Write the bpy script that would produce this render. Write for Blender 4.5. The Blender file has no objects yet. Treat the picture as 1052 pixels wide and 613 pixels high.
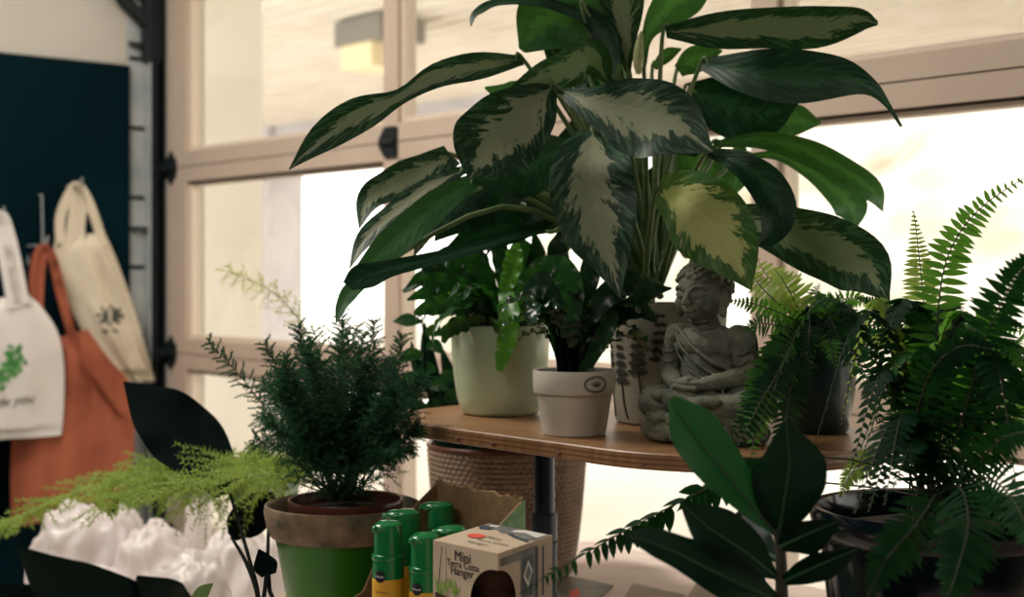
import bpy, math, random
from mathutils import Vector, Matrix, noise as mnoise
random.seed(7)
R = random.random
def U(a, b): return a + (b - a) * random.random()
FPX = 1461.0; CAMZ = 1.29; HX, HY = 526.0, 280.0
COL = bpy.context.scene.collection
def P(x, y, Z):
    return Vector(((x - HX) / FPX * Z, Z, CAMZ - (y - HY) / FPX * Z))
def lin(c):
    return tuple(((v / 255) / 12.92 if v / 255 <= .04045 else ((v / 255 + .055) / 1.055) ** 2.4) for v in c)

# ------------------------------------------------------------------ mesh collector
class MB:
    def __init__(s): s.v = []; s.f = []; s.uv = []; s.mi = []; s.cur = 0
    def vert(s, p, uv=(0, 0)): s.v.append(Vector(p)); s.uv.append(uv); return len(s.v) - 1
    def face(s, *i): s.f.append(i); s.mi.append(s.cur)
    def grid(s, rows, uvs=None, closed=False):
        b = len(s.v); n = len(rows[0])
        for i, r in enumerate(rows):
            for j, p in enumerate(r):
                s.vert(p, uvs[i][j] if uvs else (j / max(1, n - 1), i / max(1, len(rows) - 1)))
        for i in range(len(rows) - 1):
            for j in range(n if closed else n - 1):
                k = (j + 1) % n
                s.face(b + i * n + j, b + i * n + k, b + (i + 1) * n + k, b + (i + 1) * n + j)
        return b
    def hexa(s, c):                      # 8 corners: bottom loop 0-3, top loop 4-7
        b = [s.vert(p) for p in c]
        for q in ((3, 2, 1, 0), (4, 5, 6, 7), (0, 1, 5, 4), (1, 2, 6, 5), (2, 3, 7, 6), (3, 0, 4, 7)):
            s.face(*[b[k] for k in q])
    def box(s, x0, x1, y0, y1, z0, z1):
        s.hexa([(x0, y0, z0), (x1, y0, z0), (x1, y1, z0), (x0, y1, z0), (x0, y0, z1), (x1, y0, z1), (x1, y1, z1), (x0, y1, z1)])
    def tube(s, pts, rad, n=8, caps=True):
        pts = [Vector(p) for p in pts]; N = len(pts)
        if not hasattr(rad, '__len__'): rad = [rad] * N
        rows = []; up = None
        for i, p in enumerate(pts):
            t = (pts[min(i + 1, N - 1)] - pts[max(i - 1, 0)])
            t = t.normalized() if t.length > 1e-9 else Vector((0, 0, 1))
            if up is None:
                up = t.cross(Vector((0, 0, 1)) if abs(t.z) < .9 else Vector((1, 0, 0))).normalized()
            else:
                up = (up - t * up.dot(t)); up = up.normalized() if up.length > 1e-6 else t.orthogonal().normalized()
            w = t.cross(up)
            rows.append([p + (up * math.cos(a) + w * math.sin(a)) * rad[i] for a in [k * math.tau / n for k in range(n)]])
        b = s.grid(rows, closed=True)
        if caps:
            s.face(*[b + k for k in range(n)][::-1]); s.face(*[b + (N - 1) * n + k for k in range(n)])
    def lathe(s, prof, c, n=48, cap0=True, cap1=False, rf=None):
        rows = [[(c[0] + (r if rf is None else rf(r, z, k / n)) * math.cos(k * math.tau / n), c[1] + (r if rf is None else rf(r, z, k / n)) * math.sin(k * math.tau / n), c[2] + z) for k in range(n)] for r, z in prof]
        b = s.grid(rows, closed=True)
        if cap0: s.face(*[b + k for k in range(n)][::-1])
        if cap1: s.face(*[b + (len(prof) - 1) * n + k for k in range(n)])
    def ell(s, c, r, n=16, m=10, rot=None):
        c = Vector(c); rows = []
        for i in range(m + 1):
            a = -math.pi / 2 + math.pi * i / m; a = max(-1.54, min(1.54, a))
            row = []
            for k in range(n):
                t = k * math.tau / n
                q = Vector((math.cos(a) * math.cos(t) * r[0], math.cos(a) * math.sin(t) * r[1], math.sin(a) * r[2]))
                if rot: q = rot @ q
                row.append(c + q)
            rows.append(row)
        b = s.grid(rows, closed=True)
        s.face(*[b + k for k in range(n)][::-1]); s.face(*[b + m * n + k for k in range(n)])
    def cone_tube(s, a, b, ra, rb, n=12):
        a = Vector(a); b = Vector(b)
        k = 5
        s.tube([a.lerp(b, i / k) for i in range(k + 1)], [ra + (rb - ra) * i / k for i in range(k + 1)], n)
        s.ell(a, (ra, ra, ra), n, 8); s.ell(b, (rb, rb, rb), n, 8)
    def build(s, name, mats, parent=None, smooth=True, loc=None):
        org = Vector(loc) if loc is not None else Vector((0, 0, 0))
        if parent is not None:
            org = root_of(parent).location.copy()
        me = bpy.data.meshes.new(name)
        me.from_pydata([tuple(p - org) for p in s.v], [], s.f)
        uvl = me.uv_layers.new(name='UVMap')
        li = [0] * len(me.loops); me.loops.foreach_get('vertex_index', li)
        flat = []
        for i in li: flat += s.uv[i]
        uvl.data.foreach_set('uv', flat)
        if not isinstance(mats, (list, tuple)): mats = [mats]
        for m in mats: me.materials.append(m)
        if len(mats) > 1: me.polygons.foreach_set('material_index', s.mi)
        me.polygons.foreach_set('use_smooth', [bool(smooth)] * len(me.polygons))
        if smooth and smooth != 'all':
            try: me.set_sharp_from_angle(angle=math.radians(40))
            except Exception: pass
        me.update()
        o = bpy.data.objects.new(name, me); COL.objects.link(o)
        if parent is not None: o.parent = parent
        elif loc is not None: o.location = loc
        return o
def root_of(o):
    while o.parent: o = o.parent
    return o
def tag(o, label=None, cat=None, group=None, kind=None):
    if label: o['label'] = label
    if cat: o['category'] = cat
    if group: o['group'] = group
    if kind: o['kind'] = kind
    return o
def thing(name, loc, label, cat, group=None):
    o = bpy.data.objects.new(name, None); COL.objects.link(o)
    o.empty_display_size = .05; o.location = loc
    return tag(o, label, cat, group)
def remesh(o, vox, smooth=2):
    m = o.modifiers.new('r', 'REMESH'); m.mode = 'VOXEL'; m.voxel_size = vox; m.use_smooth_shade = True
    if smooth:
        q = o.modifiers.new('s', 'SMOOTH'); q.iterations = smooth; q.factor = .5
    dg = bpy.context.evaluated_depsgraph_get(); dg.update()
    me = bpy.data.meshes.new_from_object(o.evaluated_get(dg))
    o.modifiers.clear(); mats = list(o.data.materials); o.data = me
    if not me.materials:
        for k in mats: me.materials.append(k)
    return o

# ------------------------------------------------------------------ materials
def mat(name, col, rough=.6, col2=None, ns=20., nd=3., bump=0., bs=60., metal=0., trans=0., tcol=None, spec=.5, stretch=None, coat=0., lo=.35, hi=.65):
    m = bpy.data.materials.new(name); m.use_nodes = True
    nt = m.node_tree; N = nt.nodes; K = nt.links
    pb = N['Principled BSDF']; out = N['Material Output']
    c = lin(col) + (1,)
    pb.inputs['Base Color'].default_value = c
    pb.inputs['Roughness'].default_value = rough; pb.inputs['Metallic'].default_value = metal
    pb.inputs['Specular IOR Level'].default_value = spec
    pb.inputs['Coat Weight'].default_value = coat; pb.inputs['Coat Roughness'].default_value = .08
    tc = N.new('ShaderNodeTexCoord'); vec = tc.outputs['Object']
    if stretch:
        mp = N.new('ShaderNodeMapping'); mp.inputs['Scale'].default_value = stretch; K.new(vec, mp.inputs[0]); vec = mp.outputs[0]
    if col2:
        n = N.new('ShaderNodeTexNoise'); n.inputs['Scale'].default_value = ns; n.inputs['Detail'].default_value = nd
        K.new(vec, n.inputs['Vector'])
        r = N.new('ShaderNodeValToRGB'); r.color_ramp.elements[0].position = lo; r.color_ramp.elements[1].position = hi
        r.color_ramp.elements[0].color = c; r.color_ramp.elements[1].color = lin(col2) + (1,)
        K.new(n.outputs['Fac'], r.inputs[0]); K.new(r.outputs[0], pb.inputs['Base Color'])
    if bump:
        n2 = N.new('ShaderNodeTexNoise'); n2.inputs['Scale'].default_value = bs; n2.inputs['Detail'].default_value = 4
        K.new(vec, n2.inputs['Vector'])
        b = N.new('ShaderNodeBump'); b.inputs['Strength'].default_value = bump; b.inputs['Distance'].default_value = .003
        K.new(n2.outputs['Fac'], b.inputs['Height']); K.new(b.outputs[0], pb.inputs['Normal'])
    if trans:
        t = N.new('ShaderNodeBsdfTranslucent'); t.inputs[0].default_value = lin(tcol or col) + (1,)
        mx = N.new('ShaderNodeMixShader'); mx.inputs[0].default_value = trans
        K.new(pb.outputs[0], mx.inputs[1]); K.new(t.outputs[0], mx.inputs[2]); K.new(mx.outputs[0], out.inputs[0])
    return m
def math_node(nt, op, a=None, b=None, c=None, clamp=False):
    n = nt.nodes.new('ShaderNodeMath'); n.operation = op; n.use_clamp = clamp
    for i, x in enumerate((a, b, c)):
        if x is None: continue
        if hasattr(x, 'is_output'): nt.links.new(x, n.inputs[i])
        else: n.inputs[i].default_value = x
    return n.outputs[0]
def aglao(name, pale, dark, mid, tcol, trans=.2, zone=.62, rough=.46):
    m = bpy.data.materials.new(name); m.use_nodes = True
    nt = m.node_tree; N = nt.nodes; K = nt.links; pb = N['Principled BSDF']; out = N['Material Output']
    tc = N.new('ShaderNodeTexCoord'); sp = N.new('ShaderNodeSeparateXYZ'); K.new(tc.outputs['UV'], sp.inputs[0])
    u = sp.outputs[0]; v = sp.outputs[1]
    a = math_node(nt, 'MULTIPLY', math_node(nt, 'ABSOLUTE', math_node(nt, 'SUBTRACT', v, .5)), 2.)
    su = math_node(nt, 'SUBTRACT', u, math_node(nt, 'MULTIPLY', a, .22))          # feathering along the side veins
    oi = N.new('ShaderNodeObjectInfo')
    cx = N.new('ShaderNodeCombineXYZ'); K.new(math_node(nt, 'MULTIPLY', su, 9.), cx.inputs[0])
    K.new(math_node(nt, 'MULTIPLY', v, 3.2), cx.inputs[1]); K.new(math_node(nt, 'MULTIPLY', oi.outputs['Random'], 40.), cx.inputs[2])
    n1 = N.new('ShaderNodeTexNoise'); n1.inputs['Scale'].default_value = 1.5; n1.inputs['Detail'].default_value = 5; n1.inputs['Roughness'].default_value = .65
    K.new(cx.outputs[0], n1.inputs['Vector'])
    env = math_node(nt, 'MULTIPLY', math_node(nt, 'SINE', math_node(nt, 'MULTIPLY', math_node(nt, 'POWER', u, .8), math.pi)), zone)
    f = math_node(nt, 'ADD', math_node(nt, 'SUBTRACT', env, a), math_node(nt, 'MULTIPLY', math_node(nt, 'SUBTRACT', n1.outputs['Fac'], .5), 1.7))
    mk = math_node(nt, 'MULTIPLY_ADD', f, 14., .5, clamp=True)
    cy = N.new('ShaderNodeCombineXYZ'); K.new(math_node(nt, 'MULTIPLY', su, 34.), cy.inputs[0])
    K.new(math_node(nt, 'MULTIPLY', v, 5.), cy.inputs[1]); K.new(math_node(nt, 'MULTIPLY', oi.outputs['Random'], 17.), cy.inputs[2])
    n2 = N.new('ShaderNodeTexNoise'); n2.inputs['Scale'].default_value = 1.; n2.inputs['Detail'].default_value = 4; K.new(cy.outputs[0], n2.inputs['Vector'])
    edge = math_node(nt, 'SUBTRACT', 1., math_node(nt, 'MULTIPLY_ADD', a, 6., -5., clamp=True))
    st = math_node(nt, 'MULTIPLY', math_node(nt, 'MULTIPLY_ADD', n2.outputs['Fac'], 10., -5., clamp=True), .8)
    def mix(fac, c1, c2):
        x = N.new('ShaderNodeMix'); x.data_type = 'RGBA'; K.new(fac, x.inputs['Factor'])
        for sck, c in ((x.inputs[6], c1), (x.inputs[7], c2)):
            if hasattr(c, 'is_output'): K.new(c, sck)
            else: sck.default_value = lin(c) + (1,)
        return x.outputs[2]
    base = mix(st, dark, mid); base = mix(mk, base, pale)
    rib = math_node(nt, 'SUBTRACT', 1., math_node(nt, 'MULTIPLY', a, 28.), clamp=True)
    base = mix(math_node(nt, 'MULTIPLY', rib, .45), base, tuple(min(255, int(c * 1.15)) for c in pale))
    K.new(base, pb.inputs['Base Color']); pb.inputs['Roughness'].default_value = rough; pb.inputs['Specular IOR Level'].default_value = .22
    vein = math_node(nt, 'SINE', math_node(nt, 'MULTIPLY', su, 75.))
    bp = N.new('ShaderNodeBump'); bp.inputs['Strength'].default_value = .1; bp.inputs['Distance'].default_value = .002
    K.new(math_node(nt, 'ADD', math_node(nt, 'MULTIPLY', vein, .35), math_node(nt, 'MULTIPLY', rib, -.8)), bp.inputs['Height']); K.new(bp.outputs[0], pb.inputs['Normal'])
    t = N.new('ShaderNodeBsdfTranslucent'); K.new(mix(mk, tcol, tuple(min(255, int(c * 1.25)) for c in tcol)), t.inputs[0])
    mx = N.new('ShaderNodeMixShader'); mx.inputs[0].default_value = trans
    K.new(pb.outputs[0], mx.inputs[1]); K.new(t.outputs[0], mx.inputs[2]); K.new(mx.outputs[0], out.inputs[0])
    return m
M = {}
M['aglao'] = aglao('variegated_leaf', (136, 140, 116), (14, 44, 32), (70, 100, 74), (52, 92, 34), .18, .5)
M['aglao_lime'] = aglao('variegated_leaf_yellowing', (170, 168, 112), (30, 74, 34), (84, 120, 62), (104, 140, 48), .26, .68)
M['aglao_green'] = aglao('mid_green_leaf', (56, 94, 58), (40, 84, 48), (62, 100, 62), (70, 118, 46), .36, .3)
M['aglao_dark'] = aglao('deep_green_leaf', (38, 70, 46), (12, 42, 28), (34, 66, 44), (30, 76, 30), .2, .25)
M['petiole'] = mat('petiole_green', (112, 132, 82), .45, (74, 104, 62), 30, trans=.15, tcol=(130, 160, 70))
M['sheath'] = mat('pale_sheath', (190, 190, 140), .5, (150, 165, 110), 40)
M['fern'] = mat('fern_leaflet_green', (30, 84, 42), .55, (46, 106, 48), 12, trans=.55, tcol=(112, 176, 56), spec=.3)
M['fern_lime'] = mat('fern_leaflet_backlit', (112, 150, 62), .5, (140, 172, 80), 14, trans=.5, tcol=(170, 200, 90))  # bright copy: window light through the fronds is put into the colour
M['fern_dark'] = mat('fern_leaflet_shaded', (6, 36, 21), .65, (10, 48, 27), 12, trans=.3, tcol=(46, 104, 34), spec=.12)  # dark copy: shade on the near fronds is put into the colour
M['asparagus'] = mat('asparagus_needles', (40, 82, 58), .65, (54, 98, 68), 10, trans=.25, tcol=(56, 110, 62), spec=.2)
M['asparagus_lime'] = mat('asparagus_needles_lit', (120, 150, 62), .6, (146, 170, 78), 10, trans=.45, tcol=(170, 196, 90))  # bright copy: light from the window is painted into these needles
M['asparagus_pale'] = mat('asparagus_needles_pale', (178, 182, 120), .6, (196, 196, 140), 10, trans=.5, tcol=(220, 220, 150))
M['strap'] = mat('strap_leaf_green', (20, 56, 34), .26, (34, 80, 42), 18, bump=.1, bs=40, trans=.2, tcol=(56, 120, 36))
M['strap_lime'] = mat('strap_leaf_bright', (62, 124, 44), .35, (84, 148, 56), 18, trans=.45, tcol=(110, 176, 44))
M['zz'] = mat('dark_lobed_leaf', (14, 42, 30), .34, (22, 60, 36), 18, trans=.12, tcol=(40, 90, 30))
M['rubber'] = mat('rubber_leaf', (10, 72, 38), .42, (16, 84, 44), 6, bump=.08, bs=30, trans=.16, tcol=(34, 110, 40), spec=.25)
M['rubber_rib'] = mat('rubber_midrib', (34, 76, 46), .5)
M['rubber_dark'] = mat('rubber_leaf_dark', (3, 27, 19), .45, (6, 36, 24), 6, trans=.08, tcol=(20, 80, 36), spec=.1)
M['ear'] = mat('black_leaf', (4, 12, 12), .8, (6, 18, 16), 8, spec=.03)
M['ear_front'] = mat('dark_green_black_leaf', (14, 34, 26), .6, (18, 42, 32), 14, spec=.12, bump=.1, bs=30)
M['ear_green'] = mat('grey_green_leaf', (84, 104, 76), .5, (66, 88, 62), 8, trans=.3, tcol=(120, 150, 90))
M['stem_dark'] = mat('dark_stem', (5, 9, 9), .7, spec=.03)
M['stem_brown'] = mat('brown_stem', (44, 44, 30), .6)
M['soil'] = mat('potting_soil', (22, 17, 13), .95, (46, 36, 28), 120, 6, bump=1., bs=180)
M['sage'] = mat('sage_glaze', (196, 212, 180), .32, (188, 204, 170), 6, coat=.3)
M['white_clay'] = mat('white_clay', (206, 200, 186), .62, (196, 190, 176), 30, bump=.05, bs=150)
M['liner'] = mat('dark_liner', (30, 38, 46), .35)
M['ink'] = mat('grey_ink', (70, 72, 66), .7)
M['wash'] = mat('whitewashed_stoneware', (150, 146, 130), .8, (126, 124, 110), 9, 6, bump=.15, bs=90)
M['relief'] = mat('lavender_relief_paint', (44, 48, 42), .75)
M['stone'] = mat('carved_stone', (76, 82, 72), .85, (116, 116, 102), 55, 8, bump=.55, bs=170, spec=.25)
M['stone_rough'] = mat('rough_stone', (84, 88, 76), .9, (122, 120, 104), 70, 8, bump=1., bs=110, spec=.2)
M['weave'] = mat('woven_resin', (134, 112, 92), .55, (116, 94, 76), 30, bump=.1, bs=200)
M['plastic_brown'] = mat('brown_plastic', (92, 46, 32), .35, (78, 38, 28), 30)
M['terra'] = mat('weathered_terracotta', (136, 112, 90), .9, (64, 68, 52), 34, 8, bump=.7, bs=70)
M['terra_in'] = mat('bare_terracotta', (98, 64, 46), .9, (70, 52, 42), 25)
M['green_glaze'] = mat('green_glaze', (36, 98, 14), .35, (32, 88, 14), 10, spec=.3)
M['black_glaze'] = mat('black_glaze', (4, 12, 16), .12, (6, 18, 24), 8, spec=.3)
M['teal_glaze'] = mat('dark_teal_glaze', (28, 62, 64), .3, (22, 50, 54), 12, coat=.3)
M['pot_plain'] = mat('dark_plastic_pot', (28, 30, 30), .5)
M['post'] = mat('blue_black_steel', (26, 40, 54), .35, (18, 28, 40), 30, metal=.4)
M['collar'] = mat('post_collar', (32, 46, 60), .4, (22, 32, 44), 30, metal=.3)
M['bottle'] = mat('green_plastic', (14, 112, 58), .25, coat=.3)
M['label'] = mat('yellow_label', (206, 160, 44), .5, (196, 146, 36), 20)
M['navy'] = mat('navy_print', (16, 20, 36), .5)
M['white_print'] = mat('white_print', (226, 226, 222), .6)
M['card'] = mat('corrugated_card', (126, 100, 66), .85, (110, 86, 56), 60, bump=.1, bs=120)
M['card_green'] = mat('printed_green_card', (150, 184, 140), .6, (112, 158, 110), 60)
M['kraft'] = mat('kraft_box', (200, 182, 158), .65, (190, 170, 146), 16)
M['ink_black'] = mat('black_ink', (22, 20, 18), .7)
M['ink_brown'] = mat('brown_print', (58, 34, 24), .7, (92, 52, 32), 30)
M['ink_grey'] = mat('grey_print', (96, 98, 98), .6, (128, 128, 124), 60)
M['ink_slate'] = mat('slate_print', (44, 56, 68), .6, (60, 70, 80), 40)
M['ink_lime'] = mat('succulent_print', (150, 176, 84), .6, (112, 146, 64), 200)
M['silver'] = mat('pale_print', (226, 224, 216), .3)
M['red'] = mat('red_sticker', (226, 84, 66), .6)
M['paper'] = mat('grey_leaflet', (150, 142, 130), .6, (96, 104, 106), 18, 5)
M['paper_tan'] = mat('tan_leaflet', (164, 148, 126), .6, (150, 134, 112), 30)
M['table'] = mat('limed_wood', (242, 226, 216), .6, (230, 208, 196), 4, 5, stretch=(2, 14, 2), bump=.05, bs=30)
M['steel'] = mat('galvanised_steel', (176, 180, 178), .5, (150, 158, 160), 10)
M['dark_steel'] = mat('dark_steel', (26, 34, 38), .55, metal=.2)
M['frame'] = mat('beige_door_frame', (206, 186, 168), .5, (200, 180, 162), 8)
M['bead'] = mat('pale_glazing_bead', (222, 206, 188), .5)
M['gasket'] = mat('black_gasket', (30, 28, 28), .7)
M['wall'] = mat('grey_wall_paint', (196, 190, 180), .85, (190, 184, 172), 3, bump=.05, bs=120)
M['wall_dim'] = mat('wall_paint_dimmed', (122, 116, 108), .85)  # unseen walls, darkened so they bounce less light onto the plants
M['ceil'] = mat('ceiling_paint', (214, 210, 200), .9)
M['floor'] = mat('dark_concrete', (70, 72, 70), .7, (58, 60, 60), 3, 6)
M['cream_bag'] = mat('natural_cotton', (226, 214, 192), .9, (214, 200, 176), 8, bump=.25, bs=260, trans=.1)
M['white_bag'] = mat('white_cotton', (236, 230, 224), .9, (226, 220, 214), 8, bump=.2, bs=260, trans=.1)
M['rust_bag'] = mat('rust_cloth', (176, 96, 66), .85, (150, 78, 52), 7, bump=.25, bs=240, trans=.08)
M['print_green'] = mat('leaf_print_green', (40, 112, 50), .8, (90, 160, 80), 60)
M['plastic'] = mat('milky_plastic', (238, 232, 230), .3, (222, 216, 220), 6, bump=.9, bs=26, trans=.3, tcol=(246, 240, 236))
def see_through(m, fac):
    nt = m.node_tree; out = nt.nodes['Material Output']; src = out.inputs[0].links[0].from_socket
    t = nt.nodes.new('ShaderNodeBsdfTransparent'); x = nt.nodes.new('ShaderNodeMixShader'); x.inputs[0].default_value = fac
    nt.links.new(src, x.inputs[1]); nt.links.new(t.outputs[0], x.inputs[2]); nt.links.new(x.outputs[0], out.inputs[0])
see_through(M['plastic'], .22)
M['cream_ext'] = mat('cream_stucco', (250, 246, 238), .9, (246, 240, 230), 4)
M['soffit'] = mat('cream_soffit', (216, 208, 196), .9, (206, 196, 182), 4)
M['grey_ext'] = mat('grey_siding', (190, 184, 186), .9, (182, 178, 180), 3)
M['fixture'] = mat('grey_metal_box', (120, 116, 106), .6)
M['fixture_low'] = mat('cream_diffuser', (232, 214, 172), .6)
M['gravel'] = mat('pale_ground', (226, 220, 210), .95, (210, 204, 194), .6)
M['brush'] = mat('dry_brush', (150, 140, 118), .95, (206, 202, 192), .7, 5, lo=.3, hi=.62)
# pegboard: dark teal board with a grid of holes
def peg():
    m = mat('teal_pegboard', (5, 33, 40), .8, (4, 26, 33), 2, spec=.04)
    nt = m.node_tree; N = nt.nodes; K = nt.links; pb = N['Principled BSDF']
    tc = N.new('ShaderNodeTexCoord'); sp = N.new('ShaderNodeSeparateXYZ'); K.new(tc.outputs['UV'], sp.inputs[0])
    d = []
    for o in (0, 1):
        f = math_node(nt, 'FRACT', math_node(nt, 'MULTIPLY', sp.outputs[o], 1 / .0254)); d.append(math_node(nt, 'POWER', math_node(nt, 'SUBTRACT', f, .5), 2.))
    h = math_node(nt, 'LESS_THAN', math_node(nt, 'ADD', d[0], d[1]), .03)
    x = N.new('ShaderNodeMix'); x.data_type = 'RGBA'; K.new(h, x.inputs['Factor'])
    src = pb.inputs['Base Color'].links[0].from_socket; K.new(src, x.inputs[6]); x.inputs[7].default_value = (.003, .006, .008, 1)
    K.new(x.outputs[2], pb.inputs['Base Color']); return m
M['peg'] = peg()
def ply():
    m = bpy.data.materials.new('birch_plywood'); m.use_nodes = True; nt = m.node_tree; N = nt.nodes; K = nt.links; pb = N['Principled BSDF']
    tc = N.new('ShaderNodeTexCoord'); mp = N.new('ShaderNodeMapping'); mp.inputs['Rotation'].default_value = (0, 0, .86); mp.inputs['Scale'].default_value = (3, 40, 3)
    K.new(tc.outputs['Object'], mp.inputs[0]); n = N.new('ShaderNodeTexNoise'); n.inputs['Scale'].default_value = 3; n.inputs['Detail'].default_value = 6; K.new(mp.outputs[0], n.inputs[0])
    r = N.new('ShaderNodeValToRGB'); r.color_ramp.elements[0].position = .3; r.color_ramp.elements[1].position = .7
    r.color_ramp.elements[0].color = lin((122, 86, 56)) + (1,); r.color_ramp.elements[1].color = lin((150, 112, 76)) + (1,); K.new(n.outputs[0], r.inputs[0])
    sp = N.new('ShaderNodeSeparateXYZ'); K.new(tc.outputs['Object'], sp.inputs[0])
    st = math_node(nt, 'GREATER_THAN', math_node(nt, 'SINE', math_node(nt, 'MULTIPLY', sp.outputs[2], math.tau / .0052)), .25)
    ge = N.new('ShaderNodeNewGeometry'); sn = N.new('ShaderNodeSeparateXYZ'); K.new(ge.outputs['True Normal'], sn.inputs[0])
    side = math_node(nt, 'LESS_THAN', math_node(nt, 'ABSOLUTE', sn.outputs[2]), .5)
    x = N.new('ShaderNodeMix'); x.data_type = 'RGBA'; K.new(math_node(nt, 'MULTIPLY', math_node(nt, 'MULTIPLY', side, st), .6), x.inputs['Factor'])
    K.new(r.outputs[0], x.inputs[6]); x.inputs[7].default_value = lin((72, 46, 28)) + (1,); K.new(x.outputs[2], pb.inputs['Base Color'])
    pb.inputs['Roughness'].default_value = .42; return m
M['ply'] = ply()
def pane_mat():
    m = bpy.data.materials.new('window_glass'); m.use_nodes = True; nt = m.node_tree; N = nt.nodes; K = nt.links
    N.remove(N['Principled BSDF']); out = N['Material Output']
    t = N.new('ShaderNodeBsdfTransparent'); t.inputs[0].default_value = (.95, .95, .93, 1)
    g = N.new('ShaderNodeBsdfGlossy'); g.inputs['Roughness'].default_value = .03
    mx = N.new('ShaderNodeMixShader'); mx.inputs[0].default_value = .05
    K.new(t.outputs[0], mx.inputs[1]); K.new(g.outputs[0], mx.inputs[2]); K.new(mx.outputs[0], out.inputs[0]); return m
M['glass'] = pane_mat()
M['fill_lamp'] = mat('fill_panel_white', (245, 240, 230), .6)

# ------------------------------------------------------------------ frames of reference
D = Vector((.65, -.76, 0)).normalized(); N2 = Vector((.76, .65, 0)).normalized()   # along the door / out through the door
C0 = Vector((-1.03, 4.149, 0)); F0 = Vector((.132, 1.437, 0))
def L(s, e, z): return C0 + D * s + N2 * e + Vector((0, 0, z))                      # room frame
def S(a, b, z): return F0 + D * a + N2 * b + Vector((0, 0, z))                      # shelf / table frame
def obox(mb, f, a0, a1, b0, b1, z0, z1):
    mb.hexa([f(a0, b0, z0), f(a1, b0, z0), f(a1, b1, z0), f(a0, b1, z0), f(a0, b0, z1), f(a1, b0, z1), f(a1, b1, z1), f(a0, b1, z1)])
def on_wall(px, py, s=0.):      # a point on the plane s metres in front of the left wall
    k = (px - HX) / FPX; b = C0 + D * s
    t = (b.x - k * b.y) / (-N2.x + k * N2.y) * -1
    q = b - N2 * t
    return Vector((q.x, q.y, CAMZ - (py - HY) / FPX * q.y))
def catmull(pts, n):
    pts = [Vector(p) for p in pts]; m = len(pts) - 1; out = []
    for i in range(n + 1):
        t = i / n * m; k = min(int(t), m - 1); f = t - k
        p0 = pts[k - 1] if k > 0 else pts[0] * 2 - pts[1]
        p1, p2 = pts[k], pts[k + 1]; p3 = pts[k + 2] if k + 2 <= m else pts[m] * 2 - pts[m - 1]
        out.append(.5 * ((2 * p1) + (p2 - p0) * f + (2 * p0 - 5 * p1 + 4 * p2 - p3) * f * f + (3 * p1 - p0 - 3 * p2 + p3) * f ** 3))
    return out
def interp(w, n):
    q = catmull([Vector((x, 0, 0)) for x in w], n); return [max(.3, v.x) for v in q]
def path3(path):
    Z = None; ks = [(i, p[2]) for i, p in enumerate(path) if len(p) > 2]; out = []
    for i, p in enumerate(path):
        a = max([k for k in ks if k[0] <= i], default=ks[0], key=lambda k: k[0]); b = min([k for k in ks if k[0] >= i], default=ks[-1], key=lambda k: k[0])
        z = a[1] if a[0] == b[0] else a[1] + (b[1] - a[1]) * (i - a[0]) / (b[0] - a[0])
        out.append(P(p[0], p[1], z))
    return out
CAM = Vector((0, 0, CAMZ))
def leaf(path, widths, tilt=0., fold=.12, wave=0., curl=0., asym=(1, 1), n=24, m=5, world=False, wk=3, mb=None):
    """blade along a midrib; widths are half-widths in px (metres when world)"""
    pts = path if world else path3(path)
    c = catmull(pts, n); w = interp([x * 1000 if world else x for x in widths], n)
    ph = U(0, 6); rows = []; uvs = []
    for i in range(n + 1):
        T = (c[min(i + 1, n)] - c[max(i - 1, 0)]).normalized(); V = (c[i] - CAM); Z = V.y; V.normalize()
        if world: s0 = T.cross(Vector((0, 0, 1))); s0 = s0.normalized() if s0.length > .05 else T.orthogonal().normalized()
        else: s0 = T.cross(V); s0 = s0.normalized() if s0.length > .02 else T.orthogonal().normalized()
        Nn = s0.cross(T).normalized()
        if (Nn.dot(V) > 0) != world and not world: Nn = -Nn
        if world and Nn.z < 0: Nn = -Nn
        s1 = (s0 * math.cos(tilt) + Nn * math.sin(tilt)).normalized(); N1 = (Nn * math.cos(tilt) - s0 * math.sin(tilt)).normalized()
        hw = w[i] / 1000 if world else w[i] * Z / FPX / max(.35, math.cos(tilt))
        row = []; uv = []
        for j in range(-m, m + 1):
            v = j / m; u = i / n
            q = c[i] + s1 * v * hw * (asym[0] if v < 0 else asym[1])
            q = q + N1 * hw * (fold * abs(v) + curl * v * v + wave * math.sin(u * wk * 6.28 + ph + (1.5 if v > 0 else 0)) * v * v)
            row.append(q); uv.append((u, .5 + .5 * v))
        rows.append(row); uvs.append(uv)
    mb = mb or MB(); mb.grid(rows, uvs); return mb
def bez(a, b, lift, n=10, out=None):
    a = Vector(a); b = Vector(b); m = a.lerp(b, .55) + Vector((0, 0, lift)) + (out or Vector((0, 0, 0)))
    return [(1 - t) ** 2 * a + 2 * t * (1 - t) * m + t * t * b for t in [i / n for i in range(n + 1)]]

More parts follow.
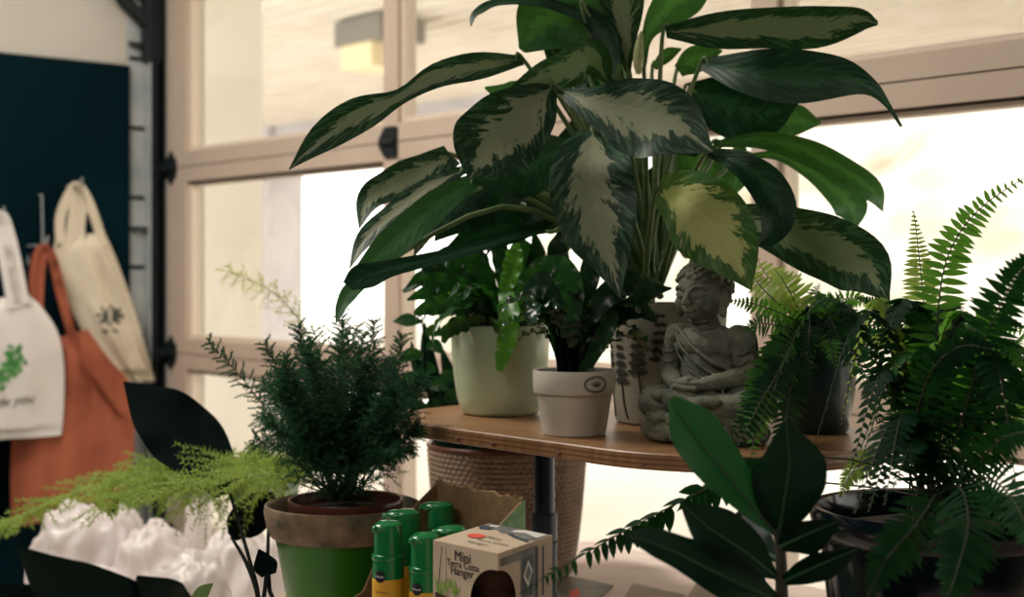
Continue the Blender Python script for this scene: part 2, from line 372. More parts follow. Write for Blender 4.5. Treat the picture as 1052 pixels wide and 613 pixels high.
# ================================================================== THE ROOM
def struct(name, mb, m, smooth=False):
    o = mb.build(name, m, smooth=smooth); o['kind'] = 'structure'; return o
SW, TW, ZC = 7.5, -5.5, 3.0
DR0, DR1, DRZ = .05, 4.46, 2.165
b = MB(); obox(b, L, -.3, SW + .2, TW - .2, .12, -.1, 0); struct('floor', b, M['floor'])
b = MB(); obox(b, L, -.3, SW + .2, TW - .2, .12, ZC, ZC + .1); struct('ceiling', b, M['ceil'])
b = MB(); obox(b, L, -.14, 0, TW, 0, 0, ZC); struct('wall_left', b, M['wall'])
b = MB(); obox(b, L, -.14, SW, TW - .14, TW, 0, ZC); struct('wall_back', b, M['wall_dim'])
b = MB(); obox(b, L, SW, SW + .14, TW, .12, 0, ZC); struct('wall_right', b, M['wall_dim'])
b = MB(); obox(b, L, -.14, DR0, 0, .12, 0, ZC); obox(b, L, DR0, DR1, 0, .12, DRZ, ZC); obox(b, L, DR1, SW, 0, .12, 0, ZC); struct('wall_front', b, M['wall'])
# sectional glazed door
door = thing('door_1', L(DR0, 0, 0), None, None); door['kind'] = 'structure'
stiles = [(.06, .165), (1.127, 1.182), (2.222, 2.277), (3.318, 3.373), (4.36, 4.45)]
joints = [0., .53, 1.06, 1.59, 2.12]
E0, E1 = .0, .045
for k in range(4):
    z0, z1 = joints[k], joints[k + 1]
    for s0, s1 in stiles:
        b = MB(); obox(b, L, s0, s1, E0, E1, z0 + .042, z1 - .042); b.build('stile', M['frame'], door, smooth=False)
        b = MB()
        for q in (s0 - .012, s1):
            if .07 < q < 4.44: obox(b, L, q, q + .012, E0 + .012, E1, z0 + .042, z1 - .042)
        b.build('glazing_bead', M['bead'], door, smooth=False)
    for za, zb in ((z0 + .0015, z0 + .042), (z1 - .042, z1 - .0015)):
        b = MB(); obox(b, L, .06, 4.45, E0, E1, za, zb); b.build('rail', M['frame'], door, smooth=False)
    b = MB(); obox(b, L, .06, 4.45, E0 + .014, E1, z0 + .042, z0 + .054); obox(b, L, .06, 4.45, E0 + .014, E1, z1 - .054, z1 - .042)
    b.build('glazing_bead', M['bead'], door, smooth=False)
    b = MB(); obox(b, L, .16, 4.36, E0 + .012, E0 + .02, z1 - .0455, z1 - .042); b.build('gasket', M['gasket'], door, smooth=False)
    for i in range(4):
        b = MB(); obox(b, L, stiles[i][1], stiles[i + 1][0], E0 + .024, E0 + .028, z0 + .042, z1 - .042); b.build('pane', M['glass'], door, smooth=False)
for z in joints[1:4]:
    b = MB(); obox(b, L, .06, 4.45, E0 + .012, E1 - .004, z - .006, z + .006); b.build('joint_seal', M['gasket'], door, smooth=False)
    for i, (s0, s1) in enumerate(stiles):
        sc = (s0 + s1) / 2 if i not in (0, 4) else (s0 + .02 if i == 0 else s1 - .02)
        b = MB()
        for sg in (-1, 1):                       # two arrow-shaped leaves and the knuckle
            pts = [(-.044, .003), (-.036, .014), (-.018, .035), (0, .036), (.016, .036), (.03, .034), (.03, .003)] if i not in (0, 4) else [(-.034, .003), (-.028, .024), (-.014, .034), (0, .05 if i in (0, 4) else .037), (.014, .034), (.028, .024), (.034, .003)]
            lo = [b.vert(L(sc + q[0], E0, z + sg * q[1])) for q in pts]; hi = [b.vert(L(sc + q[0], E0 - .006, z + sg * q[1])) for q in pts]
            b.face(*hi); b.face(*lo[::-1])
            for j in range(len(pts)): b.face(lo[j], lo[(j + 1) % 7], hi[(j + 1) % 7], hi[j])
        b.tube([L(sc - .026, E0 - .008, z), L(sc + .026, E0 - .008, z)], .008, 10)
        if i in (0, 4):
            b.tube([L(sc, E0 - .02, z - .004), L(sc - .055, E0 - .02, z - .004)], .006, 8); b.tube([L(sc - .035, E0 - .02, z - .004), L(sc - .055, E0 - .02, z - .004)], .02, 14)
        b.build('hinge', M['dark_steel'], door, smooth=False)
# vertical track with its slotted angle against the left wall
tr = thing('trim_1', L(.02, -.04, 0), None, None); tr['kind'] = 'structure'
b = MB(); obox(b, L, .0, .006, -.1, -.045, .02, 2.5); obox(b, L, .0, .035, -.045, -.04, .02, 2.5); b.build('angle', M['steel'], tr, smooth=False)
b = MB()
for k in range(12):
    z = .1 + k * .2; obox(b, L, .006, .0085, -.096, -.05, z, z + .012)
for k in range(4):
    z = .3 + k * .53; obox(b, L, .0, .02, -.098, -.03, z + .05, z + .062)
b.build('bracket', M['dark_steel'], tr, smooth=False)
b = MB(); obox(b, L, .01, .05, -.032, -.028, .02, 2.5); obox(b, L, .01, .014, -.032, -.004, .02, 2.5); obox(b, L, .01, .05, -.008, -.004, .02, 2.5); b.build('track', M['dark_steel'], tr, smooth=False)
b = MB(); b.tube([L(.03, -.14, 2.08), L(.03, -.02, 1.98)], .02, 8); b.tube([L(.03, -.16, 2.12), L(.03, .0, 2.1)], .025, 8); obox(b, L, .0, .04, -.06, .0, 1.9, 2.12); b.build('flag_bracket', M['dark_steel'], tr, smooth=False)

# ================================================================== OUTSIDE
b = MB(); obox(b, L, -30, 40, .12, 60, -.12, -.02); struct('ground', b, M['gravel'])
b = MB()
obox(b, L, -14, 9, .12, 5.2, 2.58, 2.75)
for k in range(34):
    e = .3 + k * .145; obox(b, L, -14, 9, e, e + .03, 2.565, 2.581)
struct('roof_canopy', b, M['soffit'])
b = MB(); obox(b, L, -.75, -.6, .12, .70, 0, 2.58); struct('wall_wing', b, M['cream_ext'])
b = MB(); obox(b, L, -12, -3.2, 4.6, 4.9, 2.2, 2.58); obox(b, L, -7.9, -7.0, 4.55, 4.9, -.02, 2.58); struct('wall_neighbour', b, M['grey_ext'])
fx = P(390, 48, 7.2)
t = thing('canopy_light', (fx.x, fx.y, 2.565), 'grey box light with cream diffuser under the canopy outside, behind the door post', 'light')
b = MB(); ax = D; bx = N2
def fbox(b, a0, a1, c0, c1, z0, z1):
    o = Vector((fx.x, fx.y, 0)); obox(b, lambda a, c, z: o + ax * a + bx * c + Vector((0, 0, z)), a0, a1, c0, c1, z0, z1)
fbox(b, -.2, .2, -.14, .14, 2.44, 2.565); b.build('housing', M['fixture'], t, smooth=False)
b = MB(); fbox(b, -.17, .1, -.12, .12, 2.32, 2.44); b.build('diffuser', M['fixture_low'], t, smooth=False)
# dry bank of brush across the yard
rows = []
for i in range(13):
    rows.append([L(-15.5 + j * .38, 11 + i * .6 + .4 * math.sin(j * .7), -.02 + min(1, .25 + j / 12) * (i / 12) ** .7 * 5.2 + .3 * mnoise.noise(Vector((j * .3, i * .6, 2))) * min(1, j / 10)) for j in range(64)])
b = MB(); b.grid(rows); struct('hills', b, M['brush'], True)
pb_ = P(996, 300, 9.); b = MB(); b.lathe([(.05, 0), (.05, .95), (.045, 1.), (.02, 1.03)], (pb_.x, pb_.y, -.02), 16, True, True)
tag(b.build('bollard', M['white_print'], loc=(pb_.x, pb_.y, -.02)), 'faint white post standing outside beyond the fern fronds', 'post')

# ================================================================== LEFT WALL: pegboard and totes
b = MB()
def pegf(a, c, z): return L(a, -c, z)
obox(b, pegf, .004, .02, .1, 1.6, .25, 1.883)
for i in range(len(b.v)):
    rel = b.v[i] - C0; b.uv[i] = (-(rel.dot(N2)), b.v[i].z)
tag(b.build('pegboard', M['peg'], smooth=False, loc=L(.0, -.8, .25)), 'dark teal perforated pegboard on the left wall behind the bags', 'pegboard')

def bag_rows(rows, s, thick, n=26, m=18, wr=.006, seed=0., lean=0.):
    """cloth bag body between left and right px edges per row, puffed on both faces"""
    ys = interp([r[0] for r in rows], n); xl = catmull([Vector((r[1], 0, 0)) for r in rows], n); xr = catmull([Vector((r[2], 0, 0)) for r in rows], n)
    mb = MB(); F = []; B = []
    for i in range(n + 1):
        fr = []; bk = []
        for j in range(m + 1):
            u = j / m; x = xl[i].x + (xr[i].x - xl[i].x) * u; y = ys[i] + lean * (u - .5)
            e = 1 - abs(2 * u - 1) ** 3; ev = min(1, (i + .6) / 4) * (1 if i < n - 2 else .5)
            q = on_wall(x, y, s)
            w = mnoise.noise(Vector((u * 5 + seed, i / n * 2.2, seed))) * wr * 1.6 + math.sin(u * 19 + 2.5 * mnoise.noise(Vector((0, i / n * 3, seed)))) * wr * .5
            fr.append(q + D * (thick * e * ev * .5 + w * e)); bk.append(q - D * (thick * e * ev * .5 + .002))
        F.append(fr); B.append(bk)
    mb.grid(F); mb.grid([r[::-1] for r in B])
    for G, H in ((F[0], B[0]), (F[-1], B[-1])): mb.grid([G, H])
    mb.grid([[r[0] for r in F], [r[0] for r in B]]); mb.grid([[r[-1] for r in F], [r[-1] for r in B]])
    return mb, F
def ribbon(pts, w, th=.003, side=None):
    mb = MB(); c = catmull(pts, 20); rows = []
    for i, p in enumerate(c):
        T = (c[min(i + 1, 20)] - c[max(i - 1, 0)]).normalized(); sd = T.cross(D).normalized()
        rows.append([p + sd * w - D * th, p + sd * w + D * th, p - sd * w + D * th, p - sd * w - D * th])
    mb.grid(rows, closed=True); return mb
def hook(px, py, s, label):
    q = on_wall(px, py, s); w0 = on_wall(px, py, 0); w0 = q - D * (s - .018)
    b = MB(); b.tube([w0 - Vector((0, 0, .05)), w0, q + D * .02, q + D * .028 + Vector((0, 0, .018))], .0032, 8)
    tag(b.build('wall_hook', M['steel'], loc=w0), label, 'hook', 'pegboard hooks')
hook(80, 190, .09, 'steel peg hook carrying the cream tote bag'); hook(44, 252, .12, 'steel peg hook carrying the rust tote bag'); hook(0, 220, .16, 'steel peg hook carrying the white tote bag')
q = on_wall(43, 200, .04); q2 = on_wall(44, 250, .04); b = MB(); b.tube([q - D * .015, q, q.lerp(q2, .5), q2, q2 + D * .03, q2 + D * .036 + Vector((0, 0, .02))], .003, 8)
tag(b.build('wire_hanger', M['steel'], loc=q), 'thin vertical wire hanger on the pegboard between white and cream bags', 'hanger')
# cream tote
t = thing('tote_bag', on_wall(105, 390, .09), 'cream cotton tote bag with small dark logo hanging beside the door track', 'bag', 'tote bags on the pegboard')
mb, F = bag_rows([(240, 58, 108), (262, 56, 118), (300, 66, 132), (340, 84, 145), (370, 104, 153), (391, 124, 159)], .09, .055, wr=.014, seed=3.1)
body = mb.build('bag_body', M['cream_bag'], t)
for pts in ([(62, 250), (62, 222), (72, 198), (80, 191), (90, 205), (100, 232), (106, 252)], [(70, 262), (74, 228), (79, 192), (84, 212), (82, 240), (84, 285)]):
    ribbon([on_wall(x, y, .105) for x, y in pts], .013).build('handle', M['cream_bag'], t)
from mathutils.bvhtree import BVHTree
def cast(mb, p, lift=.003):      # lay a printed point on the cloth
    d = (p - CAM).normalized(); h = TREE[id(mb)].ray_cast(CAM, d)[0]
    return (h if h is not None else p) - d * lift
TREE = {}
def printed(shapes, mt, name, parent, cloth):
    b = MB(); TREE[id(cloth)] = BVHTree.FromPolygons(cloth.v, cloth.f)
    for sh in shapes:
        ix = [b.vert(cast(cloth, on_wall(x, y, .15))) for x, y in sh]; b.face(*ix)
    return b.build(name, mt, parent, smooth=False)
sh = []
def leafpoly(x, y, l, w, a):
    c, s_ = math.cos(a), math.sin(a); return [(x + c * p - s_ * q, y + s_ * p + c * q) for p, q in ((0, 0), (l * .3, w), (l * .7, w * .8), (l, 0), (l * .7, -w * .8), (l * .3, -w))]
for k in range(9): sh.append(leafpoly(113 + 9 * math.cos(k * .8), 324 + 6 * math.sin(k * .8), 6, 1.6, k * .8))
sh += [[(105, 322), (111, 316), (112, 330), (106, 332)], [(116, 315), (123, 320), (121, 331), (115, 330)]]
for k in range(2): sh.append([(105 + k * 10, 338), (111 + k * 10, 339), (111 + k * 10, 342), (105 + k * 10, 341)])
printed(sh, M['ink'], 'logo', t, mb)
# rust tote
t = thing('tote_bag', on_wall(70, 530, .12), 'rust orange cloth tote bag hanging behind the white tote', 'bag', 'tote bags on the pegboard')
mb, F = bag_rows([(345, 44, 90), (375, 32, 112), (405, 20, 136), (450, 12, 138), (500, 11, 134), (533, 12, 110)], .12, .085, wr=.022, seed=7.7, lean=-14)
mb.build('bag_body', M['rust_bag'], t)
for pts in ([(35, 375), (33, 300), (37, 266), (45, 254), (54, 268), (64, 310), (82, 372)], [(42, 372), (40, 305), (44, 262), (51, 258), (60, 285), (70, 330), (86, 378)]):
    ribbon([on_wall(x, y, .15) for x, y in pts], .011, .004).build('handle', M['rust_bag'], t)
b = MB(); c = catmull([on_wall(x, y, .175) for x, y in ((88, 372), (104, 395), (120, 418), (132, 432))], 12); b.tube(c, [.002 + .012 * math.sin(i / 12 * math.pi) for i in range(13)], 8); b.build('side_fold', M['rust_bag'], t)
# white tote
t = thing('tote_bag', on_wall(0, 455, .18), 'white cotton tote bag with green leaf print and cursive writing', 'bag', 'tote bags on the pegboard')
mb, F = bag_rows([(308, -70, 30), (322, -82, 44), (348, -88, 60), (385, -90, 66), (430, -90, 65), (452, -88, 63)],   .18, .05, wr=.01, seed=1.3, lean=-10)
mb.build('bag_body', M['white_bag'], t)
for pts in ([(-24, 318), (-14, 260), (-2, 222), (10, 252), (22, 312)], [(-30, 320), (-20, 262), (-4, 224), (6, 262), (16, 316)]):
    ribbon([on_wall(x, y, .205) for x, y in pts], .02).build('handle', M['white_bag'], t)
sh = []
for k in range(110):
    a = U(-.75, 3.7); r = U(11, 27); sh.append(leafpoly(-3 + r * math.cos(a), 372 + r * math.sin(a) * .95, U(5, 9), U(1.6, 2.6), U(0, 6.28)))
printed(sh, M['print_green'], 'leaf_print', t, mb)
def text_on(body, size, org, xd, yd, mt, name, parent, mapf=None, shear=0., bold=0., width=None):
    cu = bpy.data.curves.new(name, 'FONT'); cu.body = body; cu.size = 1.; cu.shear = shear; cu.resolution_u = 6; cu.align_x = 'LEFT'
    ob = bpy.data.objects.new(name, cu); COL.objects.link(ob)
    dg = bpy.context.evaluated_depsgraph_get(); dg.update()
    me = bpy.data.meshes.new_from_object(ob.evaluated_get(dg)); bpy.data.objects.remove(ob)
    if bold:                                   # heavier strokes: the same outline laid twice, a hair apart
        vs = [v.co.copy() for v in me.vertices]; fs = [tuple(p.vertices) for p in me.polygons]; n = len(vs)
        me.clear_geometry(); me.from_pydata(vs + [v + Vector((bold, bold * .5, 0)) for v in vs], [], fs + [tuple(i + n for i in f) for f in fs])
    ro = root_of(parent).location
    k = width / max(1e-6, max(v.co.x for v in me.vertices)) if width else size
    for v in me.vertices:
        v.co = v.co * k
        q = mapf(v.co.x, v.co.y) if mapf else org + xd * v.co.x + yd * v.co.y
        v.co = q - ro
    me.materials.clear(); me.materials.append(mt)
    o = bpy.data.objects.new(name, me); COL.objects.link(o); o.parent = parent; return o
o0 = on_wall(-22, 420, .216); o1 = on_wall(30, 414, .216); xd = (o1 - o0).normalized()
text_on('made you', .036, None, None, None, M['ink'], 'printed_text', t, mapf=lambda u, v: cast(mb, o0 + xd * u + Vector((0, 0, v))), shear=.35)

# ================================================================== TABLE
TZ = .85
t = thing('display_table', S(-.4, .05, 0), 'long pale limed-wood table holding all the plants and boxes', 'table')
b = MB(); obox(b, S, -.685, .95, -.48, .58, TZ - .035, TZ); b.build('table_top', M['table'], t, smooth=False)
b = MB(); obox(b, S, -.63, .88, -.41, -.385, TZ - .12, TZ - .035); obox(b, S, -.63, .88, .485, .51, TZ - .12, TZ - .035); b.build('apron', M['table'], t, smooth=False)
for a in (-.62, .82):
    for c in (-.42, .46):
        b = MB(); obox(b, S, a, a + .055, c, c + .055, 0, TZ - .035); b.build('leg', M['table'], t, smooth=False)

# ================================================================== SHELF
SZ = CAMZ - .183; TH = .0175
t = thing('plywood_shelf', S(-.2, .185, TZ), 'oval-ended birch plywood shelf on two dark steel posts', 'shelf')
b = MB(); Rr = .186; A0, A1, B0 = -.351, -.06, .186
out = []
for k in range(25): a = math.pi / 2 + math.pi * k / 24; out.append((A0 + Rr * math.cos(a), B0 + Rr * math.sin(a)))
for k in range(25): a = -math.pi / 2 + math.pi * k / 24; out.append((A1 + Rr * math.cos(a), B0 + Rr * math.sin(a)))
lv = [(0, .0015), (.0015, 0), (TH - .0015, 0), (TH, .0015)]
rows = []
for dz, ins in lv:
    rows.append([S(B and (A0 + (p[0] - A0) * 1), p[1], SZ - TH + dz) if False else S(p[0] - ins * (p[0] + .2) / .4, p[1] - ins * (p[1] - B0) / Rr, SZ - TH + dz) for p in out])
nb = b.grid(rows, closed=True); n_ = len(out)
b.face(*[nb + k for k in range(n_)][::-1]); b.face(*[nb + 3 * n_ + k for k in range(n_)])
bd = b.build('board', M['ply'], t)
b = MB()
for a in (-.3, -.235, -.125, .0):
    q = S(a, -.0004, SZ - TH * .62); b.ell(q, (.004, .004, .0012), 10, 6)
b.build('edge_holes', M['ink_brown'], bd)  # small holes in the board edge, put in as dark specks
for px, Z in ((559, 1.72), (771, 1.5)):
    q = P(px, 500, Z); zc = CAMZ - (531 - HY) / FPX * Z
    b = MB(); b.tube([(q.x, q.y, TZ + .012), (q.x, q.y, SZ - TH)], .0125, 24); po = b.build('post', M['post'], t)
    b = MB(); b.lathe([(.013, -.03), (.0158, -.028), (.0162, 0), (.0155, .004), (.0128, .006)], (q.x, q.y, zc - .0), 24); b.lathe([(.0158, TZ - zc + .012), (.0158, -.03)], (q.x, q.y, zc), 24); b.build('collar', M['collar'], po)
    b = MB(); b.lathe([(.04, 0), (.04, .006), (.022, .012), (.014, .012)], (q.x, q.y, TZ), 28); b.build('foot', M['collar'], po)

# ================================================================== POTS on the shelf
def pot_thing(name, x, y, z, label, cat, group=None): return thing(name, (x, y, z), label, cat, group)
# --- sage pot with crinkled strap leaves
Zs = 1.845; cx, cy = (514 - HX) / FPX * Zs, Zs
sage = pot_thing('potted_strap_fern', cx, cy, SZ, 'crinkly dark green fern in a smooth sage green pot at the shelf left end', 'plant', 'plants on the shelf')
k = Zs / FPX; H = .1155
b = MB(); b.lathe([(.042, 0), (.048, .0015), (.0515, .006), (.0562, .022), (.0602, .048), (.063, .075), (.0648, H - .003), (.0635, H), (.0612, H - .001), (.0605, H - .03)], (cx, cy, SZ), 64); b.build('pot', M['sage'], sage)
b = MB(); b.lathe([(.0604, H - .012), (.0604, H + .0035), (.0585, H + .005), (.0565, H + .003), (.056, H - .02)], (cx, cy, SZ), 48, False); b.build('liner', M['liner'], sage)
b = MB(); b.lathe([(.0575, H - .02), (.03, H - .016), (.001, H - .013)], (cx, cy, SZ), 24, False); b.build('soil', M['soil'], sage)
def strap_leaf(base, az, el, ln, w, droop, mt, parent, wave=.35, k=5, name='leaf'):
    pts = []; d = Vector((math.cos(az), math.sin(az), 0)); p = Vector(base); e = el
    for i in range(6):
        pts.append(p.copy()); p = p + (d * math.cos(e) + Vector((0, 0, math.sin(e)))) * ln / 5; e -= droop / 5 * (1 + i * .3)
    mb = leaf(pts, [w * .35, w * .8, w, w, w * .75, w * .08], fold=.25, wave=wave, n=26, m=3, world=True, wk=k)
    return mb.build(name, mt, parent, 'all')
crown = Vector((cx, cy, SZ + H - .01))
for i in range(34):
    az = i * 2.4 + U(-.3, .3); el = U(.6, 1.4); ln = U(.08, .14)
    if math.cos(az) > .2: ln *= .75
    strap_leaf(crown + Vector((math.cos(az), math.sin(az), 0)) * .012, az, el, ln, U(.007, .011), U(.9, 1.9), M['strap_lime'] if i % 9 == 4 else M['strap'], sage)
for pth, w, mt in ((((520, 300, 1.8), (523, 322, 1.765), (522, 345, 1.76), (517, 365), (513, 381)), [8, 11, 10, 8, 3], 'strap_lime'),
                   (((518, 300, 1.8), (524, 285), (529, 262), (531, 250)), [6, 9, 9, 3], 'strap_lime'),
                   (((505, 318, 1.82), (480, 300), (450, 290), (424, 288)), [6, 12, 11, 2], 'strap'),
                   (((500, 320, 1.8), (470, 312), (445, 314), (425, 322)), [6, 10, 10, 2], 'strap'),
                   (((500, 315, 1.85), (470, 285), (445, 280), (414, 300)), [6, 11, 10, 2], 'strap'),
                   (((510, 310, 1.86), (490, 275), (465, 262), (440, 268)), [6, 12, 11, 2], 'strap'),
                   (((530, 315, 1.84), (548, 285), (566, 272), (580, 280)), [6, 12, 11, 2], 'strap'),
                   (((500, 330, 1.79), (480, 330), (462, 338), (455, 352)), [5, 9, 8, 2], 'strap'),
                   (((505, 320, 1.9), (500, 290), (490, 262), (476, 240)), [4, 9, 8, 1], 'zz'), (((520, 320, 1.92), (518, 285), (512, 255), (500, 232)), [4, 9, 9, 1], 'zz'),
                   (((535, 320, 1.9), (545, 290), (552, 262), (548, 236)), [4, 10, 9, 1], 'zz'), (((525, 320, 1.9), (535, 285), (538, 258), (530, 238)), [4, 9, 9, 1], 'strap'),
                   (((545, 320, 1.92), (560, 290), (572, 268), (586, 252)), [4, 9, 9, 1], 'zz'), (((495, 318, 1.84), (465, 300), (440, 300), (418, 308)), [5, 9, 8, 1], 'strap'),
                   (((500, 312, 1.84), (470, 298), (446, 276), (428, 272)), [5, 9, 8, 1], 'zz')):
    leaf(pth, w, tilt=U(-.4, .4), fold=.2, wave=.3, n=26, m=3, wk=5).build('leaf', M[mt], sage, 'all')
# --- small white pot
Zs = 1.612; cx, cy = (590 - HX) / FPX * Zs, Zs
white = pot_thing('potted_lobed_plant', cx, cy, SZ, 'bushy dark plant in a small white clay pot with oval stamp', 'plant', 'plants on the shelf')
H = .0735
b = MB(); b.lathe([(.031, 0), (.0352, .001), (.0362, .004), (.0425, H - .028), (.0432, H - .0265), (.0455, H - .0262), (.0466, H - .024), (.0474, H - .002), (.0466, H), (.0445, H - .001), (.0432, H - .02)], (cx, cy, SZ), 64); b.build('pot', M['white_clay'], white)
b = MB(); b.lathe([(.0445, H - .012), (.02, H - .009), (.001, H - .007)], (cx, cy, SZ), 24, False); b.build('soil', M['soil'], white)
def on_cyl(cx, cy, r, zc, th0):      # maps (x, y) metres onto a pot face around azimuth th0
    return lambda x, y: Vector((cx + (r(y) if callable(r) else r) * math.cos(th0 + x / .045), cy + (r(y) if callable(r) else r) * math.sin(th0 + x / .045), zc + y))
f = on_cyl(cx, cy, .0473, SZ + H - .014, math.radians(-62))
b = MB()
ring = [f(.0135 * math.cos(a), .0088 * math.sin(a)) for a in [i * math.tau / 32 for i in range(33)]]; b.tube(ring, .00055, 6, False)
ring = [f(.0115 * math.cos(a), .0072 * math.sin(a)) for a in [i * math.tau / 32 for i in range(33)]]; b.tube(ring, .0003, 6, False)
for i in range(7):
    a = -.2 + i * .55; b.tube([f(0, -.003), f(.003 * math.cos(a), .002 * math.sin(a) - .001), f(.0062 * math.cos(a), .0045 * math.sin(a))], .00045, 6)
b.build('stamp', M['ink'], white)
crown = Vector((cx, cy, SZ + H - .008))
for i in range(30):
    az = i * 2.4 + U(-.3, .3); dv_ = Vector((math.cos(az), math.sin(az), 0)); a0 = crown + dv_ * U(.004, .022)
    a1 = a0 + dv_ * U(.004, .022) + Vector((0, 0, U(.03, .07)))
    lf = strap_leaf(a1, az, U(.5, 1.4), U(.05, .085), U(.008, .0125), U(.6, 1.7), M['zz'] if i % 4 else M['strap'], white, wave=.5, k=5)
    b = MB(); b.tube(catmull([a0, a0.lerp(a1, .5) + Vector((0, 0, .004)), a1], 8), [.0026 - .001 * k / 8 for k in range(9)], 8); b.build('stalk', M['stem_dark'], lf)
for pth, w, mt in ((((585, 386, 1.6), (578, 360), (568, 335), (560, 318), (556, 300)), [3, 4, 5, 11, 4], 'zz'), (((598, 386, 1.59), (612, 358), (626, 330), (630, 308)), [5, 8, 9, 2], 'strap'),
                   (((592, 386, 1.6), (595, 340), (600, 300), (604, 272)), [4, 9, 12, 3], 'zz'), (((580, 388, 1.6), (570, 345), (572, 310), (585, 276)), [4, 5, 13, 4], 'strap'),
                   (((595, 350, 1.58), (580, 310), (560, 292), (538, 298)), [4, 12, 14, 3], 'zz'), (((600, 340, 1.58), (622, 305), (650, 290), (676, 300)), [4, 12, 12, 2], 'zz'),
                   (((600, 350, 1.6), (630, 325), (655, 318), (675, 330)), [4, 10, 10, 2], 'zz'), (((590, 340, 1.56), (588, 300), (575, 275), (555, 268)), [4, 12, 13, 3], 'strap'),
                   (((600, 330, 1.66), (604, 292), (612, 264), (628, 250)), [3, 10, 10, 1], 'zz'), (((588, 330, 1.66), (580, 285), (573, 256), (577, 236)), [3, 10, 10, 1], 'zz'), (((605, 345, 1.62), (640, 322), (664, 300), (690, 296)), [3, 8, 9, 1], 'zz')):
    leaf(pth, w, tilt=U(-.3, .3), fold=.2, wave=.25, n=22, m=3, wk=4).build('leaf', M[mt], white, 'all')

# --- big variegated plant in the lavender pot
Zs = 1.745; cx, cy = (686 - HX) / FPX * Zs, Zs
ag = pot_thing('chinese_evergreen', cx, cy, SZ, 'large plant with silvery variegated leaves in a whitewashed lavender-relief pot', 'plant', 'plants on the shelf')
H = .146
rp = lambda y: .064 + .009 * max(0, min(1, y / .146))
b = MB(); b.lathe([(.06, 0), (.0635, .003), (.064, .008), (.0728, H - .004), (.0722, H), (.0685, H), (.067, H - .03)], (cx, cy, SZ), 64); b.build('pot', M['wash'], ag)
b = MB(); b.lathe([(.0685, H - .018), (.03, H - .01), (.001, H - .008)], (cx, cy, SZ), 24, False); b.build('soil', M['soil'], ag)
fr = lambda x, y: Vector((cx + (rp(y) + .0006) * math.cos(x), cy + (rp(y) + .0006) * math.sin(x), SZ + y))
for th, h, sw in ((-128, .112, .18), (-103, .128, .06), (-80, .108, -.05), (-152, .1, .15), (-178, .12, .1)):
    t0 = math.radians(th); b = MB()
    st = lambda q: t0 + sw * (1 - q) ** 2 - sw * .1 * math.sin(q * 7)
    b.tube([fr(st(q / 12), .008 + (h - .045) * q / 12) for q in range(13)], .0009, 6)
    for k in range(6):
        y = h - .05 + k * .0105; sc = 1.15 - k * .13
        for j in range(5):
            a = math.radians(22 + j * 34); dx, dy = math.cos(a) * .0145 * sc, math.sin(a) * .0095 * sc
            px_, py_ = -dy * .18, dx * .18
            pts = [(0, 0), (dx * .6 + px_ , dy * .6 + py_), (dx, dy), (dx * .6 - px_, dy * .6 - py_)]
            lo = [b.vert(fr(t0 + p[0] / .068, y + p[1])) for p in pts]
            hi = [b.vert(fr(t0 + p[0] / .068, y + p[1]) + Vector((math.cos(t0), math.sin(t0), 0)) * .0005) for p in pts]
            b.face(*hi)
            for e in range(4): b.face(lo[e], lo[(e + 1) % 4], hi[(e + 1) % 4], hi[e])
    b.build('lavender_relief', M['relief'], ag)
crown = P(668, 292, 1.74)
AG = 'aglao'; GR = 'aglao_green'; DK = 'aglao_dark'; LM = 'aglao_lime'
